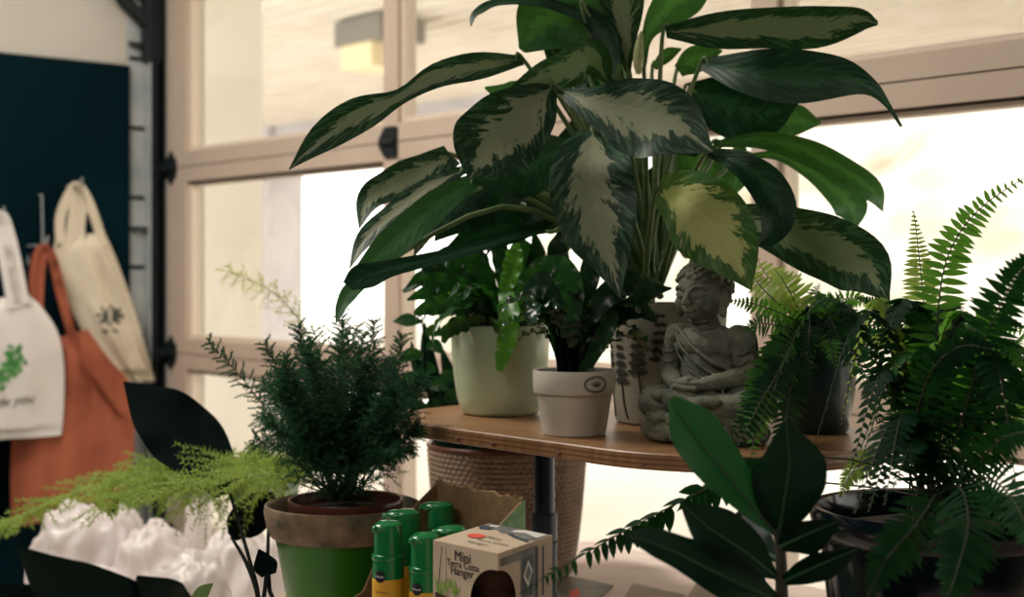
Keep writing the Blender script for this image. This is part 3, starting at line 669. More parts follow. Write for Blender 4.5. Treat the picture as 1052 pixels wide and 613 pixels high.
leaves = [
 ([(536, 62, 1.66), (490, 68, 1.6), (450, 78), (412, 99), (372, 117), (332, 142), (297, 174, 1.5)], [5, 14, 13, 8, 18, 15, .5], .35, AG, {}),
 ([(642, 55, 1.74), (612, 22, 1.72), (560, 3), (512, 3), (490, 14), (484, 27, 1.66)], [8, 13, 6, 4, 4, .5], 1.0, DK, {}),
 ([(628, -22, 1.76), (592, 4, 1.72), (560, 26), (536, 52, 1.7)], [10, 40, 36, 4], .2, GR, {}),
 ([(600, 10, 1.7), (618, 30), (628, 58), (626, 82, 1.68)], [6, 12, 10, 1], .3, DK, {}),
 ([(626, 84, 1.68), (606, 60, 1.65), (578, 72), (548, 83), (522, 93, 1.62)], [3, 21, 19, 14, 1], -.4, AG, {}),
 ([(569, 88, 1.64), (548, 108, 1.58), (519, 136), (498, 160), (482, 184, 1.5)], [3, 28, 42, 40, 1], .15, AG, {'fold': .1}),
 ([(590, 150, 1.74), (555, 165, 1.7), (520, 178), (486, 186, 1.66)], [6, 28, 26, 2], -.2, DK, {}),
 ([(570, 92, 1.8), (535, 106), (505, 117), (480, 128, 1.75)], [4, 16, 15, 2], .3, GR, {}),
 ([(585, 80, 1.76), (552, 92), (524, 99), (498, 90, 1.7)], [4, 13, 14, 1], .4, GR, {}),
 ([(572, 92, 1.62), (608, 104, 1.58), (650, 112), (692, 126), (733, 156, 1.5)], [2, 18, 38, 38, 1], -.15, AG, {'asym': (1.15, .85)}),
 ([(611, 136, 1.58), (607, 165, 1.52), (610, 200), (618, 238), (629, 275), (637, 306, 1.48)], [14, 39, 44, 38, 17, .5], .1, AG, {'fold': .16}),
 ([(676, 196, 1.56), (704, 207, 1.5), (728, 228), (752, 258), (772, 298, 1.46)], [14, 34, 42, 32, .5], .1, LM, {'fold': .1}),
 ([(728, 157, 1.52), (758, 167, 1.49), (785, 190), (797, 214), (791, 238), (779, 252, 1.46)], [4, 12, 19, 19, 14, 1], -.35, DK, {'fold': .3}),
 ([(752, 222, 1.62), (800, 236, 1.56), (848, 253), (889, 275), (914, 310, 1.5)], [12, 26, 33, 30, .5], .25, AG, {}),
 ([(684, 33, 1.7), (735, 31, 1.66), (790, 28), (842, 27), (882, 20), (902, 24, 1.6)], [6, 18, 21, 21, 13, 2], .3, AG, {}),
 ([(722, 66, 1.66), (768, 74, 1.6), (815, 79), (862, 80), (894, 90), (912, 108), (926, 130, 1.52)], [6, 22, 28, 21, 9, 3, 1.5], -.15, DK, {}),
 ([(706, 92, 1.78), (745, 106), (785, 114), (820, 106, 1.74)], [8, 32, 28, 1], .1, DK, {}),
 ([(770, 116, 1.84), (798, 122), (822, 123), (844, 127, 1.8)], [7, 16, 15, .5], .1, GR, {}),
 ([(733, 148, 1.76), (783, 144), (830, 156), (870, 177), (898, 197), (907, 217, 1.66)], [3, 9, 13, 14, 11, .5], .3, GR, {}),
 ([(765, 160, 1.8), (800, 160), (835, 177), (860, 196), (876, 214), (879, 236, 1.72)], [2, 5, 9, 14, 17, .5], .2, GR, {}),
 ([(645, 74, 1.72), (643, 42), (640, 10), (636, -25), (632, -70, 1.7)], [3, 11, 21, 24, 2], .1, AG, {}),
 ([(662, 68, 1.72), (665, 38), (681, 14), (706, -8), (740, -36, 1.7)], [2, 6, 17, 22, 2], .2, GR, {}),
 ([(697, 73, 1.82), (716, 60), (742, 52, 1.8)], [7, 14, 1], .1, GR, {}),
 ([(640, 92, 1.8), (631, 70), (623, 44, 1.78)], [5, 14, 1], .1, AG, {}),
 ([(672, 70, 1.8), (686, 56), (700, 50, 1.78)], [3, 7, 1], .2, GR, {}),
 ([(464, 160, 1.78), (432, 177, 1.74), (402, 191), (380, 206), (369, 235, 1.66)], [12, 18, 17, 13, .5], .4, AG, {}),
 ([(482, 172, 1.72), (440, 192), (405, 218), (376, 245), (359, 276, 1.62)], [4, 9, 10, 9, .5], .6, AG, {}),
 ([(492, 184, 1.68), (456, 205), (421, 235), (391, 262), (360, 283, 1.58)], [6, 14, 17, 14, .5], .4, GR, {}),
 ([(570, 236, 1.6), (530, 242), (490, 254), (440, 267), (400, 276), (374, 285), (357, 294, 1.5)], [2, 4, 6, 7, 9, 14, 6], .5, DK, {}),
 ([(376, 284, 1.64), (361, 299), (351, 315), (345, 332, 1.6)], [7, 9, 6, .5], .4, GR, {}),
 ([(512, 184, 1.8), (481, 200), (456, 220), (438, 240, 1.74)], [8, 20, 18, 1], .3, DK, {}),
 ([(442, 220, 1.7), (436, 240), (425, 264, 1.68)], [5, 8, .5], .2, AG, {}),
 ([(574, 204, 1.92), (546, 216), (518, 238, 1.9)], [6, 16, 1], .1, GR, {}),
 ([(590, 238, 1.88), (574, 255), (560, 276, 1.86)], [5, 10, 1], .1, GR, {}),
 ([(530, 210, 1.86), (515, 230), (500, 262, 1.84)], [4, 8, 1], .2, AG, {}),
 ([(690, 150, 1.86), (714, 166), (735, 186), (744, 212, 1.84)], [6, 24, 22, 1], .1, GR, {}),
 ([(760, 150, 1.92), (759, 176), (750, 205, 1.9)], [6, 14, 1], .1, GR, {}),
 ([(655, 120, 1.8), (640, 160), (634, 210), (640, 250, 1.78)], [8, 26, 22, 1], .2, DK, {}),
 ([(690, 100, 1.82), (700, 135), (716, 160, 1.8)], [8, 26, 2], .2, DK, {}),
 ([(600, 120, 1.8), (570, 190, 1.8), (540, 230, 1.8)], [8, 28, 2], .2, DK, {}),
 ([(548, 186, 1.8), (508, 204, 1.8), (472, 222), (446, 248, 1.76)], [8, 22, 20, .5], .15, DK, {}),
 ([(596, 200, 1.92), (556, 210), (514, 240, 1.9)], [8, 20, .5], .1, GR, {}),
 ([(580, 214, 1.84), (532, 231, 1.84), (490, 243), (452, 262, 1.8)], [8, 17, 15, .5], .1, DK, {}),
 ([(664, 282, 1.84), (670, 238, 1.88), (680, 195), (692, 158, 1.9)], [6, 20, 26, 2], .1, DK, {}),
 ([(640, 285, 1.82), (632, 240, 1.86), (630, 190), (640, 140, 1.88)], [6, 22, 26, 2], .1, DK, {}),
 ([(705, 262, 1.84), (722, 238, 1.88), (738, 222), (752, 214, 1.9)], [3, 12, 14, 1], .1, GR, {}),
 ([(600, 240, 1.86), (570, 222, 1.88), (535, 205), (498, 200, 1.88)], [6, 18, 18, 1], .2, DK, {}),
 ([(600, 60, 1.8), (625, 95, 1.82), (655, 120, 1.82)], [6, 24, 2], .2, DK, {}),
 ([(560, 30, 1.74), (585, 60, 1.74), (600, 95, 1.72)], [8, 22, 2], .2, DK, {}),
]
for path, w, tl, mt, kw in leaves:
    mb = leaf(path, w, tilt=tl, wave=.06, **kw); lf = mb.build('leaf', M[mt], ag, 'all')
    p0 = path3(path); base = p0[0]; dirn = (p0[1] - p0[0]).normalized()
    a = crown + Vector((U(-.014, .014), U(-.012, .012), U(-.02, .0)))
    rise = max(0., min(.09, (base - a).length * .35))
    mid = a.lerp(base, .5) + Vector((0, 0, rise)) * (1 if base.z < a.z + .1 else .3)
    c = catmull([a, mid, base - dirn * .004, base + dirn * .012], 14)
    b = MB(); b.tube(c, [.0042 - .0026 * i / 14 for i in range(15)], 8); b.build('petiole', M['petiole'], lf)
b = MB(); b.tube(catmull([crown - Vector((.002, 0, .06)), crown - Vector((.004, 0, .02)), crown + Vector((-.004, 0, .05))], 10), [.013, .013, .012, .0115, .011, .0105, .01, .0095, .009, .008, .006], 14); b.build('stem', M['petiole'], ag)
b = MB(); b.tube(catmull([P(656, 76, 1.7), P(656, 52, 1.7), P(659, 32, 1.7)], 10), [.003, .005, .006, .0065, .0065, .006, .0055, .005, .004, .0028, .001], 10); b.build('sheath', M['sheath'], ag)

# ================================================================== STATUE
Zs = 1.55; sx, sy = (728 - HX) / FPX * Zs, Zs
st = thing('buddha_statue', (sx, sy, SZ), 'small grey stone seated Buddha statue beside the lavender pot', 'statue')
RZ = Matrix.Rotation(math.radians(-41), 3, 'Z')
def sm(mb, name, mt, vox, sc=.01, smooth=2):
    for v in mb.v: f_ = max(0, min(1, (v.z - 11.6) / 2.4)); v.y -= 1.15 * f_ * f_ * (3 - 2 * f_)
    for i, v in enumerate(mb.v): mb.v[i] = RZ @ (v * sc) + Vector((sx, sy, SZ))
    o = mb.build(name, mt, st, 'all'); return remesh(o, vox, smooth)
b = MB()
b.ell((0, .2, 5.2), (4.5, 3.4, 2.6)); b.ell((0, .3, 8.2), (3.5, 2.5, 3.6)); b.ell((0, .2, 10.5), (4.15, 2.5, 2.3), 20, 12)
for s in (-1, 1):
    b.cone_tube((s * 2.4, .6, 4.4), (s * 5.9, -2.0, 4.2), 2.1, 1.65); b.cone_tube((s * 5.9, -2.3, 3.9), (-s * 1.6, -4.5, 4.0 + .5 * (s > 0)), 1.6, 1.15)
    b.ell((-s * 2.6, -4.5, 4.7 + .4 * (s > 0)), (1.9, .9, .7))
    b.ell((s * 3.9, .3, 11.4), (1.6, 1.5, 1.35)); b.cone_tube((s * 4.2, .3, 11.2), (s * 5.1, .1, 7.3), 1.5, 1.3); b.cone_tube((s * 5.1, .0, 7.2), (s * 1.9, -3.5, 6.4), 1.3, .85)
    b.cone_tube((s * 1.7, -3.6, 6.3), (s * .25, -4.15, 7.0), .42, .3, 8)
    b.ell((s * 2.75, .0, 15.7), (.42, .8, 1.5)); b.ell((s * 2.7, -.25, 14.1), (.42, .5, .65)); b.tube([(s * 2.95, -.3, 16.8), (s * 3.2, .2, 16.6), (s * 3.2, .45, 15.6), (s * 3.0, .0, 14.6)], .22, 8)
    b.ell((s * 1.2, -1.9, 15.05), (1.0, .95, .95)); b.ell((s * 1.1, -2.45, 16.0), (.74, .42, .36)); b.tube([(s * .55, -2.82, 15.8), (s * 1.1, -2.9, 15.72), (s * 1.7, -2.5, 15.85)], .1, 8)
    b.tube([(s * .28, -2.95, 16.35), (s * .9, -2.95, 16.75), (s * 1.6, -2.55, 16.8), (s * 2.1, -2.0, 16.45)], .17, 8)
    b.ell((s * .32, -3.1, 15.12), (.3, .32, .25))
b.ell((0, -3.9, 6.0), (2.3, 1.15, .5)); b.ell((0, -4.0, 6.6), (2.0, 1.05, .42))
for j in range(4):
    b.cone_tube((-1.6 + .1 * j, -3.5 - j * .36, 6.65), (.9 - .12 * j, -3.7 - j * .36, 6.95), .3, .22, 8); b.cone_tube((1.7 - .1 * j, -3.6 - j * .36, 6.0), (-1.2, -3.8 - j * .36, 6.2), .3, .22, 8)
b.cone_tube((0, .1, 11.8), (0, -.1, 14.2), 1.65, 1.5)
b.ell((0, -.15, 16.1), (2.7, 2.8, 3.0), 24, 16); b.ell((0, -.85, 14.8), (2.0, 1.85, 1.5)); b.ell((0, -2.15, 13.95), (.75, .6, .6))
b.cone_tube((0, -2.8, 16.3), (0, -3.3, 15.25), .27, .42, 10); b.tube([(-.8, -2.5, 14.52), (-.35, -2.92, 14.68), (0, -2.98, 14.6), (.35, -2.92, 14.68), (.8, -2.5, 14.52)], .19, 8); b.tube([(-.6, -2.6, 14.35), (0, -2.95, 14.22), (.6, -2.6, 14.35)], .22, 8)
for q, rr in (([(-3.2, -1.1, 12.5), (-1.6, -2.35, 11.4), (.2, -2.75, 10.0), (2.2, -2.5, 8.7), (3.7, -1.2, 8.0)], .24), ([(-3.6, -1.0, 11.6), (-2.0, -2.35, 10.3), (-.2, -2.75, 8.9), (1.8, -2.6, 7.7), (3.4, -1.5, 7.0)], .15),
              ([(-3.8, -1.0, 10.4), (-2.3, -2.2, 9.2), (-.8, -2.7, 7.9), (1.0, -2.8, 6.9)], .13), ([(-1.7, -1.3, 12.75), (0, -2.0, 12.4), (1.7, -1.3, 12.75)], .12), ([(-1.6, -1.2, 13.2), (0, -1.7, 12.95), (1.6, -1.2, 13.2)], .1)):
    b.tube(catmull([Vector(p) for p in q], 16), rr, 8)
for s in (-1, 1):
    for k in range(3): b.tube(catmull([Vector((s * (5.9 - .2 * k), -.9 - .2 * k, 10.2 - 1.1 * k)), Vector((s * (4.9 - .1 * k), -1.35, 9.6 - 1.1 * k)), Vector((s * 3.9, -1.0, 9.7 - 1.1 * k))], 8), .13, 6)
    for k in range(3): b.tube(catmull([Vector((s * (2 + k * 1.5), -2.6, 6.1 - .3 * k)), Vector((s * (2.6 + k * 1.5), -3.8 + .25 * k, 5.2 - .2 * k)), Vector((s * (2.4 + k * 1.4), -4.5 + .35 * k, 4.0))], 8), .14, 6)
sm(b, 'figure', M['stone'], .0011, smooth=1)
b = MB(); b.ell((0, .45, 17.0), (2.85, 2.7, 2.35), 20, 12); b.ell((0, .5, 19.3), (1.45, 1.4, 1.05))
for i in range(150):
    z = 1 - i / 150 * 1.25; a = i * 2.39996; r_ = math.sqrt(max(0, 1 - z * z)); q = Vector((r_ * math.cos(a), r_ * math.sin(a), z))
    p = Vector((0, .35, 16.75)) + Vector((q.x * 2.95, q.y * 2.95, q.z * 2.75))
    if p.z > 17.35 + (.35 if p.y < -2 else 0) or (p.y > .3 and p.z > 14.6): b.ell(p, (.4, .4, .36), 8, 6)
for i in range(40):
    z = 1 - i / 40; a = i * 2.39996; r_ = math.sqrt(max(0, 1 - z * z)); b.ell((r_ * math.cos(a) * 1.5, .5 + r_ * math.sin(a) * 1.45, 19.25 + z * 1.05), (.36, .36, .34), 8, 6)
sm(b, 'hair', M['stone'], .0011, smooth=1)
b = MB(); b.ell((0, -.6, 1.5), (6.3, 4.9, 1.7), 24, 10)
for k in range(16):
    a = k * math.tau / 16; b.ell((5.9 * math.cos(a), -.6 + 4.5 * math.sin(a), 1.1), (1.6, 1.5, 1.1), 10, 8)
    a += .2; b.ell((5.4 * math.cos(a), -.6 + 4.0 * math.sin(a), 2.6), (1.6, 1.5, .95), 10, 8)
for v in b.v: v.z = max(0.02, v.z)
for i, v in enumerate(b.v): b.v[i] = v + Vector((mnoise.noise(v * 1.3), mnoise.noise(v * 1.3 + Vector((9, 0, 0))), mnoise.noise(v * 1.1) if v.z > .5 else 0)) * .35
for v in b.v: v.z = max(0.03, v.z)
sm(b, 'base', M['stone_rough'], .0013, smooth=1)

# ================================================================== FERNS
def frond(path, ln, pairs=30, tilt=0., droop=.1, mt='fern', parent=None, lw=.25, start=.08, sparse=0., name='frond', world=False, wf=.46):
    pts = path if world else path3(path); n = 40; c = catmull(pts, n); b = MB()
    Lr = sum((c[i + 1] - c[i]).length for i in range(n))
    b.cur = 1; b.tube(c[::2], [.0011 - .0007 * i / 20 for i in range(21)], 5, False); b.cur = 0
    for k in range(pairs):
        u = start + (1 - start) * (k + .5) / pairs; i = min(n - 1, int(u * n)); fcn = u * n - i
        p = c[i].lerp(c[i + 1], fcn); T = (c[min(i + 2, n)] - c[max(i - 1, 0)]).normalized(); V = (p - CAM).normalized()
        s0 = T.cross(Vector((0, 0, 1)) if world else V); s0 = s0.normalized() if s0.length > .05 else T.orthogonal().normalized()
        Nn = s0.cross(T).normalized(); s1 = s0 * math.cos(tilt) + Nn * math.sin(tilt)
        prof = min(1, .45 + u * 2.2) * (1 - max(0, (u - .45) / .57) ** 1.6); l0 = (ln if world else ln * p.y / FPX) * prof
        for sg in (-1, 1):
            if sparse and R() < sparse: continue
            l = l0 * U(.88, 1.1); d = (s1 * sg + T * U(.18, .42) + Vector((0, 0, -droop * U(.6, 1.6))) + Nn * U(-.15, .15)).normalized()
            w = max(.0012, min(l * lw, Lr / pairs * (1 - start) * wf)); wd = (T - d * T.dot(d)).normalized(); nn = d.cross(wd)
            off = T * (Lr / pairs * .25 * sg); q = p + off; rows = []; K_ = 4
            for j in range(K_ + 1):
                t = j / K_; hw = w * (.55, 1., .9, .62, .06)[j]; m = q + d * l * t + Vector((0, 0, -1)) * l * .13 * t * t + wd * l * .06 * t * t
                rows.append([m - wd * hw + nn * hw * .12, m, m + wd * hw + nn * hw * .12])
            b.grid(rows)
    return b.build(name, [M[mt], M['stem_brown']], parent, 'all')
# fern in the dark teal pot on the right end of the shelf
Zs = 1.637; cx, cy = (838 - HX) / FPX * Zs, Zs
sf = pot_thing('potted_fern', cx, cy, SZ, 'fern in a dark teal pot on the shelf right end, arching over the statue side', 'plant', 'plants on the shelf')
H = .118
b = MB(); b.lathe([(.034, 0), (.037, .003), (.045, .05), (.0495, H - .004), (.0485, H), (.0462, H - .002), (.0455, H - .02)], (cx, cy, SZ), 48); b.build('pot', M['teal_glaze'], sf)
b = MB(); b.lathe([(.0465, H - .012), (.001, H - .006)], (cx, cy, SZ), 24, False); b.build('soil', M['soil'], sf)
B_ = (834, 338, 1.63)
for path, ln, kw in (
  ([B_, (800, 312, 1.62), (778, 290, 1.66), (768, 272, 1.7)], 17, dict(mt='fern_lime', pairs=16, tilt=.1)),
  ([B_, (818, 312, 1.64), (806, 290, 1.66), (797, 278, 1.68)], 22, dict(mt='fern_lime', pairs=12, lw=.26)),
  ([B_, (820, 305, 1.68), (790, 285, 1.78), (776, 262, 1.82)], 26, dict(mt='fern_lime', pairs=12, lw=.25)),
  ([B_, (808, 324, 1.58), (775, 312, 1.55), (748, 308, 1.54)], 13, dict(mt='fern', pairs=18, tilt=.2)),
  ([B_, (805, 335, 1.58), (782, 332, 1.52), (764, 336, 1.5)], 17, dict(mt='fern', pairs=18)),
  ([B_, (814, 352, 1.55), (798, 376, 1.48), (774, 405, 1.42), (754, 440, 1.37)], 24, dict(mt='fern', pairs=26)),
  ([B_, (812, 350, 1.53), (790, 385, 1.46), (778, 425, 1.38), (772, 472, 1.34)], 27, dict(mt='fern', pairs=26)),
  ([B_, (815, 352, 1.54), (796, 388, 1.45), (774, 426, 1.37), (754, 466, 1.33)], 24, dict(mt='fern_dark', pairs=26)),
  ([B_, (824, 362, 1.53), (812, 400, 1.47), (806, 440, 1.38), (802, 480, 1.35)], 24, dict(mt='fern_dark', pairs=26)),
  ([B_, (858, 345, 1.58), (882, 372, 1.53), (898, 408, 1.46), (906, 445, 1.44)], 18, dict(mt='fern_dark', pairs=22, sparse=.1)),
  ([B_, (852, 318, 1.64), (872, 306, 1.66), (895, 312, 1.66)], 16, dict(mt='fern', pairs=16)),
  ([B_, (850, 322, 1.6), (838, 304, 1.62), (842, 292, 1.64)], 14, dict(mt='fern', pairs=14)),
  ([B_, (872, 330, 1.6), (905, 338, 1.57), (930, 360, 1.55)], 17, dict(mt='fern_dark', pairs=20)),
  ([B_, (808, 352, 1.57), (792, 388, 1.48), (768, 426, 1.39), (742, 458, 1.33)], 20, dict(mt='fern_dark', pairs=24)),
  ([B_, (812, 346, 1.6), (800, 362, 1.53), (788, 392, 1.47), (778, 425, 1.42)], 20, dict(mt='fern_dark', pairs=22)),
): frond(path, ln, parent=sf, **kw)
for i in range(15):
    a = U(0, 6.28); r_ = U(25, 70); x1 = max(806, 834 + math.cos(a) * r_); y1 = 345 + abs(math.sin(a)) * r_ * .5 - 18; z1 = 1.63 + U(-.1, .06)
    frond([B_, ((834 + x1) / 2, min(338, y1) - U(5, 18), 1.63), (x1, y1, z1), (x1 + math.cos(a) * 16, y1 + U(25, 70), z1 - .03)], U(13, 20), parent=sf, mt=random.choice(['fern_dark', 'fern_dark', 'fern']), pairs=20)

# big fern in the glossy black pot
Zs = 1.3; cx, cy = (962 - HX) / FPX * Zs, Zs
zr = CAMZ - (520 - HY) / FPX * Zs
bf = pot_thing('potted_fern', cx, cy, TZ, 'large arching fern in a glossy black pot at the right edge', 'plant', 'ferns at the right')
Hh = zr - TZ
b = MB(); b.lathe([(.055, 0), (.062, .004), (.08, .05), (.096, .12), (.104, Hh - .035), (.103, Hh - .028), (.112, Hh - .02), (.1145, Hh - .006), (.112, Hh), (.106, Hh - .001), (.101, Hh - .02), (.1, Hh - .05)], (cx, cy, TZ), 64); b.build('pot', M['black_glaze'], bf)
b = MB(); b.lathe([(.1, Hh - .025), (.04, Hh - .012), (.001, Hh - .01)], (cx, cy, TZ), 32, False); b.build('soil', M['soil'], bf)
G = (958, 512, 1.3)
for path, ln, kw in (
  ([G, (956, 430, 1.36), (952, 350, 1.4), (946, 280, 1.42), (939, 218, 1.42)], 26, dict(mt='fern_lime', pairs=30, start=.45, lw=.16)),
  ([G, (960, 440, 1.3), (962, 350, 1.3), (972, 268, 1.3), (1005, 216, 1.28), (1060, 178, 1.26)], 28, dict(mt='fern', pairs=32, start=.3, lw=.18)),
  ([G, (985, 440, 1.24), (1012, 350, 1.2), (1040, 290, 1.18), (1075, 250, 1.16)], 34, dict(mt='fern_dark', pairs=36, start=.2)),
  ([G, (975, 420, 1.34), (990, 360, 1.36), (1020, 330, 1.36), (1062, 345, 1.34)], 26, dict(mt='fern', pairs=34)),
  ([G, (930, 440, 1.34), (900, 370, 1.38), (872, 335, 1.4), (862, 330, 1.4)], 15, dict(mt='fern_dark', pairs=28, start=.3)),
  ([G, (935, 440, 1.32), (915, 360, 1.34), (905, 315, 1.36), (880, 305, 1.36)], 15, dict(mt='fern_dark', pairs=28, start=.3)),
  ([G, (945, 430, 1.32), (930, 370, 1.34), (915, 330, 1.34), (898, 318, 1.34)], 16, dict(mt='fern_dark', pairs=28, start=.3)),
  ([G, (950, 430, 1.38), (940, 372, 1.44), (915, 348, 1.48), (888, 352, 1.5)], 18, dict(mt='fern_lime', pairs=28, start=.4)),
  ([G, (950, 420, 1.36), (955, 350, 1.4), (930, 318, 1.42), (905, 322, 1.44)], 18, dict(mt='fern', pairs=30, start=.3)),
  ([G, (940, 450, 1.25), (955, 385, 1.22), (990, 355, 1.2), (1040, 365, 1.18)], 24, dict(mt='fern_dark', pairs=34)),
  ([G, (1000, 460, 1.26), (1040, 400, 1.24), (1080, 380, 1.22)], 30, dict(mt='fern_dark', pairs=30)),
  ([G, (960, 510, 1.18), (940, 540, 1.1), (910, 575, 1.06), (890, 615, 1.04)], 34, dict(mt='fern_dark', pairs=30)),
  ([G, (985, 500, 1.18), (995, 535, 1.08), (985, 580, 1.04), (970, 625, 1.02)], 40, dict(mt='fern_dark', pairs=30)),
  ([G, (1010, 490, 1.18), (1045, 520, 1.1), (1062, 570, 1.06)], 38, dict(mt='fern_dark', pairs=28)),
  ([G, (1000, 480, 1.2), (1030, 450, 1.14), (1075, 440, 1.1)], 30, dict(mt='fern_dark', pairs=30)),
  ([G, (920, 470, 1.3), (880, 480, 1.3), (862, 510, 1.28)], 18, dict(mt='fern_lime', pairs=20, start=.45)),
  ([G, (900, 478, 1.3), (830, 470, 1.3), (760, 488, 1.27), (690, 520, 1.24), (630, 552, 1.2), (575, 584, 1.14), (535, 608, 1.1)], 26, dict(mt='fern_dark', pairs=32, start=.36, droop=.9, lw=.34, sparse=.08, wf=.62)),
  ([G, (890, 500, 1.34), (800, 492, 1.36), (742, 486, 1.36), (728, 506, 1.36), (724, 526, 1.36)], 14, dict(mt='fern_lime', pairs=26, start=.62, lw=.17)),
): frond(path, ln, parent=bf, **kw)
for i in range(34):
    a = U(0, 6.28); r_ = U(.06, .2); up = U(.05, .17); z0 = zr + .0
    p0 = Vector((cx + U(-.03, .03), cy + U(-.03, .03), zr - .02)); dx = math.cos(a) * r_; dy = math.sin(a) * r_ * .8
    if dx < -.1 and dy < 0: dx *= .5
    p1 = p0 + Vector((dx * .35, dy * .35, up)); p2 = p0 + Vector((dx * .8, dy * .8, up * 1.25)); p3 = p0 + Vector((dx * 1.3, dy * 1.3, up * U(.4, 1.0)))
    if min(math.hypot(p.x - .231, p.y - 1.605) for p in (p1, p2, p3)) < .235: continue
    frond([p0, p1, p2, p3], U(.016, .026), parent=bf, mt=random.choice(['fern', 'fern', 'fern_dark', 'fern_dark', 'fern_lime'] if dy > 0 else ['fern_dark', 'fern_dark', 'fern']), pairs=28, world=True, start=.2)

# ================================================================== RUBBER PLANT in the right foreground
q = P(803, 640, 1.13)
rb = pot_thing('rubber_plant', q.x, q.y, TZ, 'young rubber plant with broad dark leaves in front of the shelf', 'plant')
b = MB(); b.lathe([(.04, 0), (.044, .003), (.058, .12), (.062, .121), (.063, .14), (.06, .141), (.057, .12)], (q.x, q.y, TZ), 40); b.build('pot', M['pot_plain'], rb)
b = MB(); b.lathe([(.0575, .125), (.001, .128)], (q.x, q.y, TZ), 20, False); b.build('soil', M['soil'], rb)
b = MB(); b.tube(catmull([Vector((q.x, q.y, TZ + .12)), P(803, 610, 1.13), P(802, 570, 1.13), P(798, 535, 1.13)], 12), [.006 - .0025 * i / 12 for i in range(13)], 10); b.build('stem', M['stem_brown'], rb)
for path, w, tl, mt in (
  ([(797, 548, 1.13), (768, 514, 1.11), (735, 474), (707, 438), (689, 409, 1.06)], [3, 15, 25, 25, 5], .3, 'rubber'),
  ([(801, 548, 1.13), (806, 512, 1.11), (811, 472), (807, 432, 1.07)], [5, 30, 36, 3], .1, 'rubber_dark'),
  ([(797, 592, 1.13), (762, 564, 1.1), (727, 541), (698, 515, 1.06)], [3, 23, 24, 1], .2, 'rubber_dark'),
  ([(800, 618, 1.13), (748, 594, 1.09), (702, 571), (668, 557), (643, 551, 1.02)], [5, 24, 18, 14, 4], .35, 'rubber_dark'),
  ([(800, 562, 1.13), (828, 549, 1.1), (864, 534, 1.06)], [4, 19, 2], .4, 'rubber_dark'),
  ([(803, 598, 1.13), (842, 580, 1.1), (884, 562, 1.06)], [4, 15, 2], .5, 'rubber_dark'),
  ([(800, 575, 1.13), (780, 560, 1.18), (762, 530, 1.22)], [4, 16, 2], .2, 'rubber_dark'),
):
    mb = leaf(path, w, tilt=tl, fold=.2, wave=.05, curl=.05); lf = mb.build('leaf', M[mt], rb, 'all')
    c = catmull(path3(path), 20); c = [p + (CAM - p).normalized() * .0012 for p in c]
    b = MB(); b.tube(c, [.0016 - .0013 * i / 20 for i in range(21)], 6); b.build('midrib', M['rubber_rib'], lf)
    a = Vector((q.x, q.y, path3(path)[0].z - .012)); b = MB(); b.tube([a, a.lerp(path3(path)[0], .6), path3(path)[0]], .0018, 8); b.build('petiole', M['rubber_rib'], lf)

# ================================================================== WOVEN PLANTER behind the shelf
Zs = 2.06; cx, cy = (521 - HX) / FPX * Zs, Zs
wp = pot_thing('woven_planter', cx, cy, TZ, 'brown woven-pattern planter with a dark leafy plant behind the shelf', 'plant')
H = .192
def rweave(r, z, t):
    if z < .006 or z > H - .003: return r
    row = z / .0072; k = int(row); fz = row - k
    ph = (t * 70 + .5 * (k % 2)) % 1
    return r + .0034 * math.sin(math.pi * fz) * (.05 + .95 * abs(math.sin(math.pi * ph)))
nz = 175
prof = [(.084 + .03 * ((i / nz) ** .45), H * i / nz) for i in range(nz + 1)]
b = MB(); b.lathe(prof, (cx, cy, TZ), 444, True, rf=rweave); b.build('pot', M['weave'], wp)
b = MB(); b.lathe([(.1138, H - .003), (.1168, H - .001), (.1172, H + .002), (.1145, H + .004), (.111, H + .002), (.108, H - .04)], (cx, cy, TZ), 72, False); b.build('rim', M['plastic_brown'], wp)
b = MB(); b.lathe([(.109, H - .03), (.001, H - .02)], (cx, cy, TZ), 24, False); b.build('soil', M['soil'], wp)
for path, w in (([(470, 470, 2.06), (458, 440), (446, 400), (438, 360), (436, 330, 2.06)], [6, 9, 9, 7, .5]), ([(478, 470, 2.08), (470, 430), (462, 390), (452, 352, 2.1)], [6, 9, 8, .5]), ([(465, 468, 2.04), (448, 445), (434, 425), (424, 405, 2.02)], [5, 8, 7, .5]),
                ([(486, 470, 2.08), (484, 430), (478, 385), (470, 345, 2.12)], [6, 9, 8, .5]), ([(474, 470, 2.0), (462, 455), (455, 430), (452, 400, 2.0)], [5, 7, 6, .5]), ([(455, 420, 2.05), (440, 395), (428, 375), (422, 350, 2.04)], [3, 7, 6, .5])):
    leaf(path, w, tilt=.3, fold=.3, n=16, m=3).build('leaf', M['rubber_dark'], wp, 'all')
for sp, lv in (([(462, 470, 2.02), (447, 430, 2.0), (438, 390), (436, 350), (432, 318, 1.98)], [(-1, .9, 30), (1, .8, 22), (-1, .65, 28), (-1, .5, 30), (1, .45, 22), (-1, .3, 26), (1, .7, 20)]),
               ([(470, 470, 2.04), (462, 435, 2.04), (452, 400), (448, 372, 2.04)], [(-1, .9, 22), (1, .8, 22), (1, .55, 22), (-1, .5, 22)])):
    c = catmull(path3(sp), 20); b = MB(); b.tube(c, [.0024 - .0014 * i / 20 for i in range(21)], 8); so = b.build('stem', M['stem_dark'], wp)
    for sg, u, l in lv:
        p = c[int(u * 20)]; px = p.x / p.y * FPX + HX; py = HY + (CAMZ - p.z) / p.y * FPX
        leaf([(px, py, p.y), (px + sg * l * .5, py - U(0, 6), p.y), (px + sg * l, py + U(-2, 8), p.y)], [1.5, 7, .5], tilt=U(-.4, .4), n=12, m=3).build('leaf', M['strap'], so, 'all')

